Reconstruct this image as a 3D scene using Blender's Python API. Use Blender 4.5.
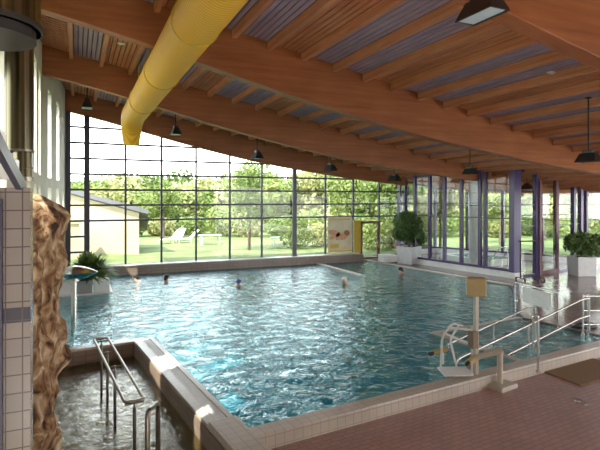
import bpy, bmesh, math, random
from mathutils import Vector, Matrix
for o in list(bpy.data.objects): bpy.data.objects.remove(o)
scene = bpy.context.scene
COL = scene.collection
R = math.radians
random.seed(7)
CAMZ = 3.3
# ------------------------------------------------------------------ camera, world, sun
cd = bpy.data.cameras.new('camera'); cam = bpy.data.objects.new('camera', cd); COL.objects.link(cam)
cam.location = (0, 0, CAMZ); cam.rotation_euler = (R(90), 0, R(-24))
cd.sensor_width = 36; cd.lens = 30.0; cd.shift_y = -26/600; cd.clip_start = .05; cd.clip_end = 600
scene.camera = cam
W = bpy.data.worlds.new('sky'); scene.world = W; W.use_nodes = True
wn = W.node_tree.nodes; wl = W.node_tree.links; wn.clear()
wo = wn.new('ShaderNodeOutputWorld'); wb = wn.new('ShaderNodeBackground')
wtc = wn.new('ShaderNodeTexCoord'); wsx = wn.new('ShaderNodeSeparateXYZ'); wr = wn.new('ShaderNodeValToRGB')
wl.new(wtc.outputs['Generated'], wsx.inputs[0]); wl.new(wsx.outputs['Z'], wr.inputs[0])
wr.color_ramp.elements[0].position = 0.0; wr.color_ramp.elements[0].color = (1, 1, .98, 1)
wr.color_ramp.elements[1].position = .8; wr.color_ramp.elements[1].color = (.34, .43, .56, 1)
wl.new(wr.outputs[0], wb.inputs[0]); wb.inputs[1].default_value = 6.6
wl.new(wb.outputs[0], wo.inputs[0])
sd = bpy.data.lights.new('sun', 'SUN'); sd.energy = 10; sd.angle = R(.6); sd.color = (1, .94, .82)
sun = bpy.data.objects.new('sun', sd); COL.objects.link(sun)
sun.rotation_euler = Vector((.66, .46, -.95)).to_track_quat('-Z', 'Y').to_euler()
sun.location = (-20, -10, 30)
vs = scene.view_settings
vs.view_transform = 'Standard'; vs.look = 'None'; vs.exposure = 0.42; vs.gamma = 1; vs.use_curve_mapping = False

# ------------------------------------------------------------------ materials
def newmat(name):
    m = bpy.data.materials.new(name); m.use_nodes = True
    nt = m.node_tree; b = nt.nodes['Principled BSDF']
    return m, nt, b
def N(nt, t, **kw):
    n = nt.nodes.new(t)
    for k, v in kw.items():
        if k.startswith('i_'): n.inputs[k[2:].replace('_', ' ')].default_value = v
        else: setattr(n, k, v)
    return n
def ramp(nt, fac, stops):
    r = N(nt, 'ShaderNodeValToRGB')
    el = r.color_ramp.elements
    while len(el) < len(stops): el.new(.5)
    for e, (p, c) in zip(el, stops): e.position = p; e.color = (*c, 1)
    nt.links.new(fac, r.inputs[0]); return r.outputs[0]
def coords(nt, scale, kind='Object'):
    tc = N(nt, 'ShaderNodeTexCoord'); mp = N(nt, 'ShaderNodeMapping')
    mp.inputs['Scale'].default_value = scale
    nt.links.new(tc.outputs[kind], mp.inputs[0]); return mp.outputs[0]
def bump(nt, b, h, strength, dist):
    bp = N(nt, 'ShaderNodeBump'); bp.inputs['Strength'].default_value = strength; bp.inputs['Distance'].default_value = dist
    nt.links.new(h, bp.inputs['Height']); nt.links.new(bp.outputs[0], b.inputs['Normal']); return bp
def M_noise(name, stops, scale=(1, 1, 1), nscale=4, detail=5, rough=.6, metal=0, bstr=0, bdist=.02, spec=.5, kind='Object', dist=0):
    m, nt, b = newmat(name); v = coords(nt, scale, kind)
    n = N(nt, 'ShaderNodeTexNoise'); n.inputs['Scale'].default_value = nscale; n.inputs['Detail'].default_value = detail; n.inputs['Distortion'].default_value = dist
    nt.links.new(v, n.inputs[0])
    nt.links.new(ramp(nt, n.outputs['Fac'], stops), b.inputs['Base Color'])
    b.inputs['Roughness'].default_value = rough; b.inputs['Metallic'].default_value = metal; b.inputs['Specular IOR Level'].default_value = spec
    if bstr: bump(nt, b, n.outputs['Fac'], bstr, bdist)
    return m
def M_plain(name, c, rough=.5, metal=0, spec=.5, var=.06):
    c2 = tuple(max(0, x*(1-var*2)) for x in c)
    return M_noise(name, [(.3, c2), (.7, c)], nscale=6, rough=rough, metal=metal, spec=spec)
def boxmap(nt):
    tc = N(nt, 'ShaderNodeTexCoord'); s = N(nt, 'ShaderNodeSeparateXYZ'); nt.links.new(tc.outputs['Object'], s.inputs[0])
    g = N(nt, 'ShaderNodeSeparateXYZ'); nt.links.new(tc.outputs['Normal'], g.inputs[0])
    def big(o):
        a = N(nt, 'ShaderNodeMath', operation='ABSOLUTE'); nt.links.new(o, a.inputs[0])
        c = N(nt, 'ShaderNodeMath', operation='GREATER_THAN'); c.inputs[1].default_value = .6; nt.links.new(a.outputs[0], c.inputs[0]); return c.outputs[0]
    def mix(f, a, b2):
        x = N(nt, 'ShaderNodeMix'); nt.links.new(f, x.inputs[0]); nt.links.new(a, x.inputs[2]); nt.links.new(b2, x.inputs[3]); return x.outputs[0]
    u = mix(big(g.outputs[0]), s.outputs[0], s.outputs[1]); w = mix(big(g.outputs[2]), s.outputs[2], s.outputs[1])
    c = N(nt, 'ShaderNodeCombineXYZ'); nt.links.new(u, c.inputs[0]); nt.links.new(w, c.inputs[1]); return c.outputs[0]
def M_tile(name, c1, c2, grout, w, h, gs=.006, rough=.35, offset=0.0, spec=.5, bstr=.4):
    m, nt, b = newmat(name); v = boxmap(nt)
    t = N(nt, 'ShaderNodeTexBrick'); t.offset = offset; t.squash = 1
    t.inputs['Scale'].default_value = 1; t.inputs['Brick Width'].default_value = w; t.inputs['Row Height'].default_value = h
    t.inputs['Mortar Size'].default_value = gs; t.inputs['Mortar Smooth'].default_value = .2
    t.inputs['Color1'].default_value = (*c1, 1); t.inputs['Color2'].default_value = (*c2, 1); t.inputs['Mortar'].default_value = (*grout, 1)
    nt.links.new(v, t.inputs[0])
    n = N(nt, 'ShaderNodeTexNoise'); n.inputs['Scale'].default_value = 1.3; n.inputs['Detail'].default_value = 6
    tc = N(nt, 'ShaderNodeTexCoord'); nt.links.new(tc.outputs['Object'], n.inputs[0])
    mx = N(nt, 'ShaderNodeMix', data_type='RGBA', blend_type='MULTIPLY'); mx.inputs[0].default_value = .5
    nt.links.new(t.outputs['Color'], mx.inputs[6])
    nt.links.new(ramp(nt, n.outputs['Fac'], [(.3, (.62, .6, .58)), (.7, (1, 1, 1))]), mx.inputs[7])
    nt.links.new(mx.outputs[2], b.inputs['Base Color'])
    b.inputs['Roughness'].default_value = rough; b.inputs['Specular IOR Level'].default_value = spec
    iv = N(nt, 'ShaderNodeMath', operation='SUBTRACT'); iv.inputs[0].default_value = 1; nt.links.new(t.outputs['Fac'], iv.inputs[1])
    bump(nt, b, iv.outputs[0], bstr, .004)
    return m
def M_wood(name, dark, mid, light, along, rough=.5, freq=14):
    # grain stretched along one axis
    sc = [freq, freq, freq]; sc['xyz'.index(along)] = .5
    m, nt, b = newmat(name); v = coords(nt, sc)
    n = N(nt, 'ShaderNodeTexNoise'); n.inputs['Scale'].default_value = 1.2; n.inputs['Detail'].default_value = 8; n.inputs['Roughness'].default_value = .65
    nt.links.new(v, n.inputs[0])
    v2 = coords(nt, (.7, .7, .7)); n2 = N(nt, 'ShaderNodeTexNoise'); n2.inputs['Scale'].default_value = 1.5; nt.links.new(v2, n2.inputs[0])
    ad = N(nt, 'ShaderNodeMath', operation='ADD'); sb = N(nt, 'ShaderNodeMath', operation='MULTIPLY_ADD')
    sb.inputs[1].default_value = .35; sb.inputs[2].default_value = -.17; nt.links.new(n2.outputs['Fac'], sb.inputs[0])
    nt.links.new(n.outputs['Fac'], ad.inputs[0]); nt.links.new(sb.outputs[0], ad.inputs[1])
    nt.links.new(ramp(nt, ad.outputs[0], [(.28, dark), (.5, mid), (.72, light)]), b.inputs['Base Color'])
    b.inputs['Roughness'].default_value = rough; b.inputs['Specular IOR Level'].default_value = .35
    bump(nt, b, n.outputs['Fac'], .15, .01)
    return m
def fres(nt, f0, normal=None):
    lw = N(nt, 'ShaderNodeLayerWeight'); lw.inputs['Blend'].default_value = .5
    if normal is not None: nt.links.new(normal, lw.inputs['Normal'])
    p = N(nt, 'ShaderNodeMath', operation='POWER'); p.inputs[1].default_value = 5; nt.links.new(lw.outputs['Facing'], p.inputs[0])
    q = N(nt, 'ShaderNodeMath', operation='MULTIPLY_ADD'); q.inputs[1].default_value = 1-f0; q.inputs[2].default_value = f0; nt.links.new(p.outputs[0], q.inputs[0])
    return q
def M_glass(name, tint=(.96, .98, .97), ior=1.4):
    m, nt, b = newmat(name); nt.nodes.remove(b); out = nt.nodes['Material Output']
    tr = N(nt, 'ShaderNodeBsdfTransparent'); tr.inputs[0].default_value = (*tint, 1)
    gl = N(nt, 'ShaderNodeBsdfGlossy'); gl.inputs['Roughness'].default_value = .02
    fr = fres(nt, .015)
    nz = N(nt, 'ShaderNodeTexNoise'); nz.inputs['Scale'].default_value = .8
    bp = N(nt, 'ShaderNodeBump'); bp.inputs['Strength'].default_value = .03; nt.links.new(nz.outputs[0], bp.inputs['Height']); nt.links.new(bp.outputs[0], gl.inputs['Normal'])
    mx = N(nt, 'ShaderNodeMixShader'); nt.links.new(fr.outputs[0], mx.inputs[0]); nt.links.new(tr.outputs[0], mx.inputs[1]); nt.links.new(gl.outputs[0], mx.inputs[2])
    nt.links.new(mx.outputs[0], out.inputs[0]); return m
def M_water(name, tint, scale, strength, ior=1.33, body=None, bodyfac=.0, rough=.03, dist=.05, detail=5):
    m, nt, b = newmat(name); nt.nodes.remove(b); out = nt.nodes['Material Output']
    tr = N(nt, 'ShaderNodeBsdfTransparent'); tr.inputs[0].default_value = (*tint, 1)
    gl = N(nt, 'ShaderNodeBsdfGlossy'); gl.inputs['Roughness'].default_value = rough
    df = N(nt, 'ShaderNodeBsdfDiffuse'); df.inputs[0].default_value = (*(body or tint), 1)
    v = coords(nt, (scale, scale, scale))
    n1 = N(nt, 'ShaderNodeTexNoise'); n1.inputs['Scale'].default_value = 1.0; n1.inputs['Detail'].default_value = detail; n1.inputs['Roughness'].default_value = .6; n1.inputs['Distortion'].default_value = 1.1
    n2 = N(nt, 'ShaderNodeTexVoronoi', feature='SMOOTH_F1'); n2.inputs['Scale'].default_value = 1.6
    nt.links.new(v, n1.inputs[0])
    ds = N(nt, 'ShaderNodeMix', data_type='RGBA'); ds.inputs[0].default_value = .5; nt.links.new(v, ds.inputs[6]); nt.links.new(n1.outputs['Color'], ds.inputs[7]); nt.links.new(ds.outputs[2], n2.inputs[0])
    ad = N(nt, 'ShaderNodeMath', operation='MULTIPLY_ADD'); ad.inputs[1].default_value = .35; nt.links.new(n2.outputs['Distance'], ad.inputs[0]); nt.links.new(n1.outputs['Fac'], ad.inputs[2])
    bp = N(nt, 'ShaderNodeBump'); bp.inputs['Strength'].default_value = strength; bp.inputs['Distance'].default_value = dist; nt.links.new(ad.outputs[0], bp.inputs['Height'])
    fr = fres(nt, ((ior-1)/(ior+1))**2, bp.outputs[0])
    nt.links.new(bp.outputs[0], gl.inputs['Normal']); nt.links.new(bp.outputs[0], df.inputs['Normal'])
    m1 = N(nt, 'ShaderNodeMixShader'); m1.inputs[0].default_value = bodyfac; nt.links.new(tr.outputs[0], m1.inputs[1]); nt.links.new(df.outputs[0], m1.inputs[2])
    mx = N(nt, 'ShaderNodeMixShader'); nt.links.new(fr.outputs[0], mx.inputs[0]); nt.links.new(m1.outputs[0], mx.inputs[1]); nt.links.new(gl.outputs[0], mx.inputs[2])
    nt.links.new(mx.outputs[0], out.inputs[0]); return m
def M_leaf(name, dark, mid, light, sc=1.5, trans=.35):
    m, nt, b = newmat(name); out = nt.nodes['Material Output']
    oi = N(nt, 'ShaderNodeObjectInfo'); v = coords(nt, (1, 1, 1))
    n = N(nt, 'ShaderNodeTexNoise'); n.inputs['Scale'].default_value = sc; n.inputs['Detail'].default_value = 6; n.inputs['Roughness'].default_value = .8; nt.links.new(v, n.inputs[0])
    a = N(nt, 'ShaderNodeMath', operation='MULTIPLY_ADD'); a.inputs[1].default_value = .22; nt.links.new(oi.outputs['Random'], a.inputs[0]); nt.links.new(n.outputs['Fac'], a.inputs[2])
    c = ramp(nt, a.outputs[0], [(.35, dark), (.58, mid), (.82, light)])
    nt.links.new(c, b.inputs['Base Color']); b.inputs['Roughness'].default_value = .55; b.inputs['Specular IOR Level'].default_value = .25
    t = N(nt, 'ShaderNodeBsdfTranslucent'); nt.links.new(c, t.inputs[0])
    mx = N(nt, 'ShaderNodeMixShader'); mx.inputs[0].default_value = trans; nt.links.new(b.outputs[0], mx.inputs[1]); nt.links.new(t.outputs[0], mx.inputs[2]); nt.links.new(mx.outputs[0], out.inputs[0])
    return m

WOOD_BEAM = M_wood('glulam', (.23, .072, .024), (.30, .10, .034), (.37, .135, .048), 'x', .45, 9)
WOOD_PURLIN = M_wood('purlin_wood', (.36, .13, .055), (.50, .20, .09), (.62, .29, .145), 'y', .5)
WOOD_SLAT = M_wood('slat_wood', (.38, .125, .055), (.50, .19, .085), (.62, .275, .13), 'y', .55)
SLAT_VIOLET = M_wood('slat_violet', (.24, .16, .20), (.34, .24, .29), (.43, .32, .38), 'y', .55)
DARK_GAP = M_plain('deck_dark', (.07, .035, .025), .8)
PLASTER = M_noise('plaster', [(.3, (.66, .62, .54)), (.7, (.78, .74, .66))], nscale=2, rough=.9, bstr=.1)
MULLION = M_plain('mullion_grey', (.055, .05, .075), .4)
VIOLET = M_plain('violet_paint', (.06, .035, .14), .35)
GLASS = M_glass('window_glass')
STEEL = M_noise('brushed_steel', [(.3, (.5, .5, .48)), (.7, (.72, .72, .70))], nscale=30, rough=.22, metal=1)
DSTEEL = M_noise('dark_steel', [(.3, (.20, .18, .155)), (.7, (.36, .33, .29))], nscale=12, rough=.3, metal=1)
BRASSY = M_noise('duct_metal', [(.3, (.05, .045, .03)), (.5, (.12, .105, .06)), (.7, (.26, .24, .19))], scale=(22, 22, .05), nscale=1, rough=.3, metal=1)  # vertical streaks in the colour stand in for reflections on the metal
BLACK = M_plain('black_enamel', (.015, .014, .014), .45)
WHITE = M_plain('white_paint', (.8, .8, .78), .4)
GREYW = M_plain('planter_white', (.62, .63, .63), .5)
BEIGE = M_plain('beige_plastic', (.42, .32, .14), .45)
CREAM = M_plain('cream_plastic', (.50, .46, .38), .4)
COPING = M_tile('coping_tile', (.56, .50, .43), (.52, .47, .40), (.40, .35, .30), .15, .15, .007, .3)
STONEBR = M_tile('ledge_tile', (.30, .22, .17), (.26, .19, .15), (.18, .13, .11), .25, .12, .007, .35)
FLOORRED = M_tile('red_floor_tile', (.46, .295, .265), (.41, .26, .235), (.29, .195, .18), .20, .095, .009, .38, .5)
FLOORFAR = M_tile('far_floor_tile', (.33, .24, .22), (.29, .21, .2), (.2, .15, .14), .24, .12, .008, .16, .5)
BASIN = M_tile('basin_tile', (.12, .50, .58), (.10, .45, .55), (.2, .48, .54), .3, .3, .01, .5)
SHALLOW = M_tile('shallow_tile', (.30, .215, .085), (.26, .19, .08), (.20, .14, .06), .1, .1, .008, .5)
WTILE = M_tile('pillar_tile', (.30, .25, .23), (.275, .23, .21), (.11, .085, .085), .13, .16, .006, .25)
NAVY = M_tile('pillar_band', (.06, .05, .08), (.05, .045, .07), (.1, .09, .1), .13, .16, .006, .25)
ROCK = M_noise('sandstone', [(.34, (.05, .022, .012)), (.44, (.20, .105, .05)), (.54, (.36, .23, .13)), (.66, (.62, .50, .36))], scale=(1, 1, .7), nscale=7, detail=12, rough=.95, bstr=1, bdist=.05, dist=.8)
WATER = M_water('pool_water', (.42, .88, .93), 2.7, .75, ior=1.7, body=(.12, .48, .56), bodyfac=.12, rough=.03, dist=.095, detail=3.4)
WATER2 = M_water('shallow_water', (.8, .78, .64), 5.5, .8, ior=1.6, body=(.3, .3, .25), bodyfac=.0, rough=.03, dist=.026, detail=3)
GRASS = M_noise('lawn', [(.3, (.07, .10, .025)), (.5, (.13, .165, .045)), (.75, (.22, .24, .09))], nscale=.6, detail=12, rough=.95, bstr=.3)
LEAF_A = M_leaf('leaf_bright', (.08, .12, .025), (.22, .27, .075), (.40, .43, .19), .6)
LEAF_B = M_leaf('leaf_deep', (.05, .09, .02), (.14, .20, .05), (.28, .34, .11), .7)
LEAF_C = M_leaf('leaf_yellow', (.18, .19, .055), (.34, .34, .14), (.52, .50, .28), .6)
LEAF_P = M_leaf('leaf_indoor', (.04, .075, .02), (.09, .16, .045), (.19, .28, .09), 5, .15)
LEAF_Q = M_leaf('leaf_indoor_light', (.08, .14, .035), (.19, .28, .08), (.36, .46, .17), 5, .2)
BARK = M_noise('bark', [(.3, (.08, .055, .035)), (.7, (.2, .15, .1))], scale=(6, 6, 1), nscale=3, rough=.9, bstr=.5)
SOIL = M_noise('soil', [(.3, (.03, .02, .012)), (.7, (.08, .05, .03))], nscale=20, rough=1)
SKIN = M_noise('skin', [(.3, (.55, .30, .20)), (.7, (.68, .40, .28))], nscale=3, rough=.5)
HAIR = M_noise('dark_hair', [(.3, (.012, .008, .006)), (.7, (.04, .025, .018))], nscale=30, rough=.5)
BLOND = M_noise('blond_hair', [(.3, (.62, .55, .42)), (.7, (.8, .74, .62))], nscale=30, rough=.5)
BLUECAP = M_plain('blue_cap', (.03, .07, .4), .35)
SUIT = M_plain('swimsuit', (.03, .03, .06), .6)
MAT = M_noise('mat_brown', [(.3, (.17, .10, .045)), (.7, (.27, .17, .08))], nscale=60, rough=.95, bstr=.5)
RENDER_WALL = M_noise('cream_render', [(.3, (.36, .31, .20)), (.7, (.40, .35, .23))], nscale=1, rough=.9)
ROOFTIN = M_plain('roof_tin', (.10, .10, .115), .6)
def yellow_fabric():
    m, nt, b = newmat('yellow_fabric'); v = coords(nt, (1, 1, 1)); out = nt.nodes['Material Output']
    w = N(nt, 'ShaderNodeTexWave', bands_direction='Y'); w.inputs['Scale'].default_value = 4.2; w.inputs['Distortion'].default_value = .4; nt.links.new(v, w.inputs[0])
    c = ramp(nt, w.outputs['Fac'], [(0, (.80, .44, .015)), (.6, (.90, .54, .03)), (1, (.95, .64, .06))]); nt.links.new(c, b.inputs['Base Color'])
    b.inputs['Roughness'].default_value = .45; bump(nt, b, w.outputs['Fac'], .35, .02)
    t = N(nt, 'ShaderNodeBsdfTranslucent'); nt.links.new(c, t.inputs[0]); mx = N(nt, 'ShaderNodeMixShader'); mx.inputs[0].default_value = .35
    nt.links.new(b.outputs[0], mx.inputs[1]); nt.links.new(t.outputs[0], mx.inputs[2]); nt.links.new(mx.outputs[0], out.inputs[0]); return m
YELLOW = yellow_fabric()
OCHRE = M_plain('ochre_paint', (.55, .38, .03), .5)
REDBR = M_plain('redbrown_frame', (.16, .05, .06), .45)
POSTER = M_noise('poster_paper', [(.3, (.66, .55, .30)), (.6, (.76, .70, .52))], nscale=1.5, rough=.6)
POSTY = M_plain('poster_yellow', (.80, .55, .08), .6)
POSTS = M_noise('poster_skin', [(.3, (.62, .32, .16)), (.7, (.76, .47, .28))], nscale=5, rough=.6)
POSTH = M_plain('poster_hair', (.35, .16, .07), .6)
LENS = M_plain('lamp_glass', (.45, .52, .55), .15)

# ------------------------------------------------------------------ mesh helpers
class MB:
    def __init__(s): s.v = []; s.f = []; s.mi = []; s.sm = []
    def add(s, vs, fs, mi=0, smooth=False):
        n = len(s.v); s.v += [tuple(p) for p in vs]
        for f in fs: s.f.append(tuple(i+n for i in f)); s.mi.append(mi); s.sm.append(smooth)
        return s
    def hexa(s, c, mi=0):  # c: 4 bottom, 4 top
        return s.add(c, [(3, 2, 1, 0), (4, 5, 6, 7), (0, 1, 5, 4), (1, 2, 6, 5), (2, 3, 7, 6), (3, 0, 4, 7)], mi)
    def box(s, x0, y0, z0, x1, y1, z1, mi=0):
        return s.hexa([(x0, y0, z0), (x1, y0, z0), (x1, y1, z0), (x0, y1, z0), (x0, y0, z1), (x1, y0, z1), (x1, y1, z1), (x0, y1, z1)], mi)
    def bar(s, a, b, w, h, mi=0, z0=None):  # rectangular bar from a to b, w across in plan, h vertical
        a = Vector(a); b = Vector(b); d = b-a
        side = Vector((-d.y, d.x, 0))
        if side.length < 1e-6: side = Vector((1, 0, 0)); up = Vector((0, 1, 0))
        else: side.normalize(); up = d.cross(side).normalized(); up = -up if up.z < 0 else up
        side *= w/2; up *= h/2
        return s.hexa([a-side-up, b-side-up, b+side-up, a+side-up, a-side+up, b-side+up, b+side+up, a+side+up], mi)
    def tube(s, pts, r, seg=10, mi=0, cap=True):
        pts = [Vector(p) for p in pts]; rs = r if isinstance(r, (list, tuple)) else [r]*len(pts)
        rings = []; prev = None
        for i, p in enumerate(pts):
            if i == 0: t = pts[1]-p
            elif i == len(pts)-1: t = p-pts[i-1]
            else: t = (pts[i+1]-p).normalized()+(p-pts[i-1]).normalized()
            t.normalize()
            if prev is None:
                a = Vector((0, 0, 1)) if abs(t.z) < .9 else Vector((1, 0, 0)); n = (a-t*a.dot(t)).normalized()
            else: n = (prev-t*prev.dot(t)).normalized()
            prev = n; bn = t.cross(n)
            rings.append([p+(n*math.cos(2*math.pi*k/seg)+bn*math.sin(2*math.pi*k/seg))*rs[i] for k in range(seg)])
        vs = [q for rg in rings for q in rg]; fs = []
        for i in range(len(pts)-1):
            for k in range(seg):
                k2 = (k+1) % seg; fs.append((i*seg+k, i*seg+k2, (i+1)*seg+k2, (i+1)*seg+k))
        s.add(vs, fs, mi, True)
        if cap: s.add(rings[0], [tuple(range(seg))[::-1]], mi); s.add(rings[-1], [tuple(range(seg))], mi)
        return s
    def cyl(s, c, r, z0, z1, seg=24, mi=0, r2=None):
        return s.tube([(c[0], c[1], z0), (c[0], c[1], z1)], [r, r if r2 is None else r2], seg, mi)
    def ell(s, c, rx, ry, rz, seg=16, rings=10, mi=0, rot=None):
        vs = []; fs = []
        for i in range(rings+1):
            th = math.pi*i/rings
            for k in range(seg):
                ph = 2*math.pi*k/seg; p = Vector((rx*math.sin(th)*math.cos(ph), ry*math.sin(th)*math.sin(ph), rz*math.cos(th)))
                if rot: p = rot @ p
                vs.append(p+Vector(c))
        for i in range(rings):
            for k in range(seg): fs.append((i*seg+k, (i+1)*seg+k, (i+1)*seg+(k+1) % seg, i*seg+(k+1) % seg))
        return s.add(vs, fs, mi, True)
    def prism(s, poly, z0, z1, mi=0):
        n = len(poly); vs = [(x, y, z0) for x, y in poly]+[(x, y, z1) for x, y in poly]
        fs = [tuple(range(n))[::-1], tuple(range(n, 2*n))]+[(i, (i+1) % n, (i+1) % n+n, i+n) for i in range(n)]
        return s.add(vs, fs, mi)
    def build(s, name, mats, parent=None, org=None, rot=0, bevel=0, recalc=True):
        """verts are world coords unless org given as local frame (loc, rot)"""
        me = bpy.data.meshes.new(name); vs = s.v
        if parent is not None and parent.get('_w', 0): L = parent.location; vs = [(x-L.x, y-L.y, z-L.z) for x, y, z in vs]
        o = bpy.data.objects.new(name, me)
        if org is not None and parent is None:
            if org == 'base':
                xs = [p[0] for p in vs]; ys = [p[1] for p in vs]; z0 = min(p[2] for p in vs)
                L = Vector(((min(xs)+max(xs))/2, (min(ys)+max(ys))/2, z0)); vs = [(x-L.x, y-L.y, z-L.z) for x, y, z in vs]; o.location = L
            else: o.location = org; o.rotation_euler.z = rot
        me.from_pydata(vs, [], s.f)
        if not isinstance(mats, (list, tuple)): mats = [mats]
        for m in mats: me.materials.append(m)
        me.polygons.foreach_set('material_index', s.mi); me.polygons.foreach_set('use_smooth', s.sm)
        if recalc:
            bm = bmesh.new(); bm.from_mesh(me); bmesh.ops.remove_doubles(bm, verts=bm.verts, dist=1e-5) if bevel else None
            bmesh.ops.recalc_face_normals(bm, faces=bm.faces); bm.to_mesh(me); bm.free()
        me.update()
        COL.objects.link(o)
        if parent is not None: o.parent = parent
        if bevel:
            b = o.modifiers.new('bevel', 'BEVEL'); b.width = bevel; b.segments = 2; b.limit_method = 'ANGLE'
        return o
def tag(o, label=None, cat=None, group=None, kind=None):
    if label: o['label'] = label
    if cat: o['category'] = cat
    if group: o['group'] = group
    if kind: o['kind'] = kind
    return o
def empty(name, loc, label=None, cat=None, group=None, kind=None, rz=0, world=True):
    o = bpy.data.objects.new(name, None); COL.objects.link(o); o.location = loc; o.rotation_euler.z = rz; o.empty_display_size = .2
    if world: o['_w'] = 1
    return tag(o, label, cat, group, kind)
KIDS = {}
def copy_tree(o, parent=None):
    c = o.copy(); COL.objects.link(c)
    if parent is not None: c.parent = parent
    for ch in [q for q in bpy.data.objects if q.parent == o]: copy_tree(ch, c)
    return c
def struct(o): o['kind'] = 'structure'; return o
def interp(T, x):
    if x <= T[0][0]: return T[0][1]
    for (a, p), (b, q) in zip(T, T[1:]):
        if x <= b: return p+(q-p)*(x-a)/(b-a)
    return T[-1][1]
TD = [(-3, 8.4), (-1, 8.0), (3.5, 7.15), (9.7, 5.95), (16, 4.72), (21.5, 3.9), (24, 3.82), (30, 3.78)]
TH = [(-3, 7.5), (-1, 7.15), (1.6, 6.6), (3, 6.22), (5, 5.75), (6.6, 5.40), (8.5, 5.04), (10.2, 4.80), (13, 4.42), (17, 4.05), (21.5, 3.5), (24, 3.45), (30, 3.4)]
def sm(T, x): return sum(interp(T, x+d)*w for d, w in ((-1.2, .2), (-.6, .2), (0, .2), (.6, .2), (1.2, .2)))
def D(u): return sm(TD, u)
def H(u): return sm(TH, u)
PANG = R(6); PC = Vector((2.2, 6.8, 0))
def P(p, q, z=0): return Vector((PC.x+p*math.cos(PANG)-q*math.sin(PANG), PC.y+p*math.sin(PANG)+q*math.cos(PANG), z))
def invP(x, y):
    dx, dy = x-PC.x, y-PC.y; return dx*math.cos(PANG)+dy*math.sin(PANG), -dx*math.sin(PANG)+dy*math.cos(PANG)
GV = 23.4   # glass wall line

# ------------------------------------------------------------------ ground and floors
WL = -.28   # shallow pool level
FZ = -.18   # near floor
m = MB(); m.box(-90, 24.2, -.5, 90, 120, -.08); lawn = struct(m.build('lawn', GRASS))
m = MB(); m.box(27.5, -30, -.5, 90, 24.2, -.08); m.box(-60, -30, -.5, -1.8, 24.2, -.08); struct(m.build('lawn', GRASS))
# a rising meadow far behind
m = MB(); nx = 40
vsx = []; fsx = []
for i in range(nx+1):
    for j in range(9):
        x = -90+180*i/nx; y = 62+j*7; vsx.append((x, y, -.1+max(0, j)*.55+.5*math.sin(x*.11+j)))
for i in range(nx):
    for j in range(8): a = i*9+j; fsx.append((a, a+9, a+10, a+1))
m.add(vsx, fsx, 0, True); struct(m.build('hillside', GRASS))
frame = dict(org=PC, rot=PANG)
# near floor (pool frame local coordinates)
m = MB(); m.box(-.05, -12, -1.5, 22, -.3, FZ); struct(m.build('floor', FLOORRED, **frame))
# far deck right of the pool, level with the water
m = MB(); m.prism([(9.4, -.3), (25, -.3), (25, 17), (13.65, 17), (13.6, 5.9), (10.2, 3.2), (9.4, 2.4)], -1.5, .02)
struct(m.build('floor', FLOORFAR, **frame))
# near coping and divider
m = MB()
m.box(-.05, -.3, -1.5, 9.4, -.02, .05); m.box(-.05, -.02, -1.5, 9.4, .06, .02)
struct(m.build('pool_coping', COPING, bevel=.02, **frame))
m = MB(); m.box(9.4, -.3, .02, 22, -.02, .05); struct(m.build('pool_coping', COPING, **frame))
m = MB(); m.box(13.5, 5.9, -1.5, 13.65, 17, .05); struct(m.build('pool_coping', COPING, bevel=.015, **frame))
m = MB(); m.box(-.46, -5, -1.2, -.28, 5.48, .05); m.box(-.28, -5, -1.2, -.1, 5.48, .0); m.box(-.1, 0.06, -1.2, 0, 5.48, .04); m.box(-2.6, 5.25, -1.2, -.46, 5.48, .05)
struct(m.build('pool_divider', COPING, bevel=.012, **frame))
m = MB(); m.box(-.475, -5, -.9, -.46, 5.25, -.0); m.box(-2.6, 5.235, -.9, -.475, 5.25, -.0); struct(m.build('divider_facing', STONEBR, **frame))
# overflow grating along the divider
gr = MB()
for k in range(120): gr.box(-.27, .42+k*.042, .0, -.11, .445+k*.042, .03)
gr.box(-.275, .4, .0, -.265, 5.45, .03); gr.box(-.115, .4, .0, -.105, 5.45, .03)
tag(gr.build('overflow_grate', WHITE, **frame), 'long white slatted overflow grate set in the top of the divider between the two pools', 'grate')
bl = MB(); bl.box(-.5, -5, .05, -.08, .22, .17)
tag(bl.build('raised_block', COPING, bevel=.02, **frame), 'low raised tiled block on the near end of the pool divider', 'block')
# basins
m = MB(); m.box(-.05, -.2, -1.75, 14.2, 17.2, -1.5)
struct(m.build('pool_basin', BASIN, **frame))
m = MB()
for x0, x1, z in ((6.2, 6.9, -.95), (6.9, 7.5, -.75), (7.5, 8.1, -.55), (8.1, 8.7, -.35), (8.7, 9.4, -.06)): m.box(x0, .06, -1.5, x1, 2.4, z)
m.box(6.0, .06, -1.5, 6.2, 2.55, .012); m.box(6.2, 2.4, -1.5, 9.4, 2.55, .012)
struct(m.build('entry_steps', COPING, bevel=.02, **frame))
m = MB(); m.box(-3.7, -5, -1.4, -.46, 5.25, -.8); struct(m.build('shallow_basin', SHALLOW, **frame))
m = MB(); m.box(-3.2, 5.3, -1.7, 0.0, 17, -1.5); struct(m.build('pool_basin', BASIN, **frame))
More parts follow.
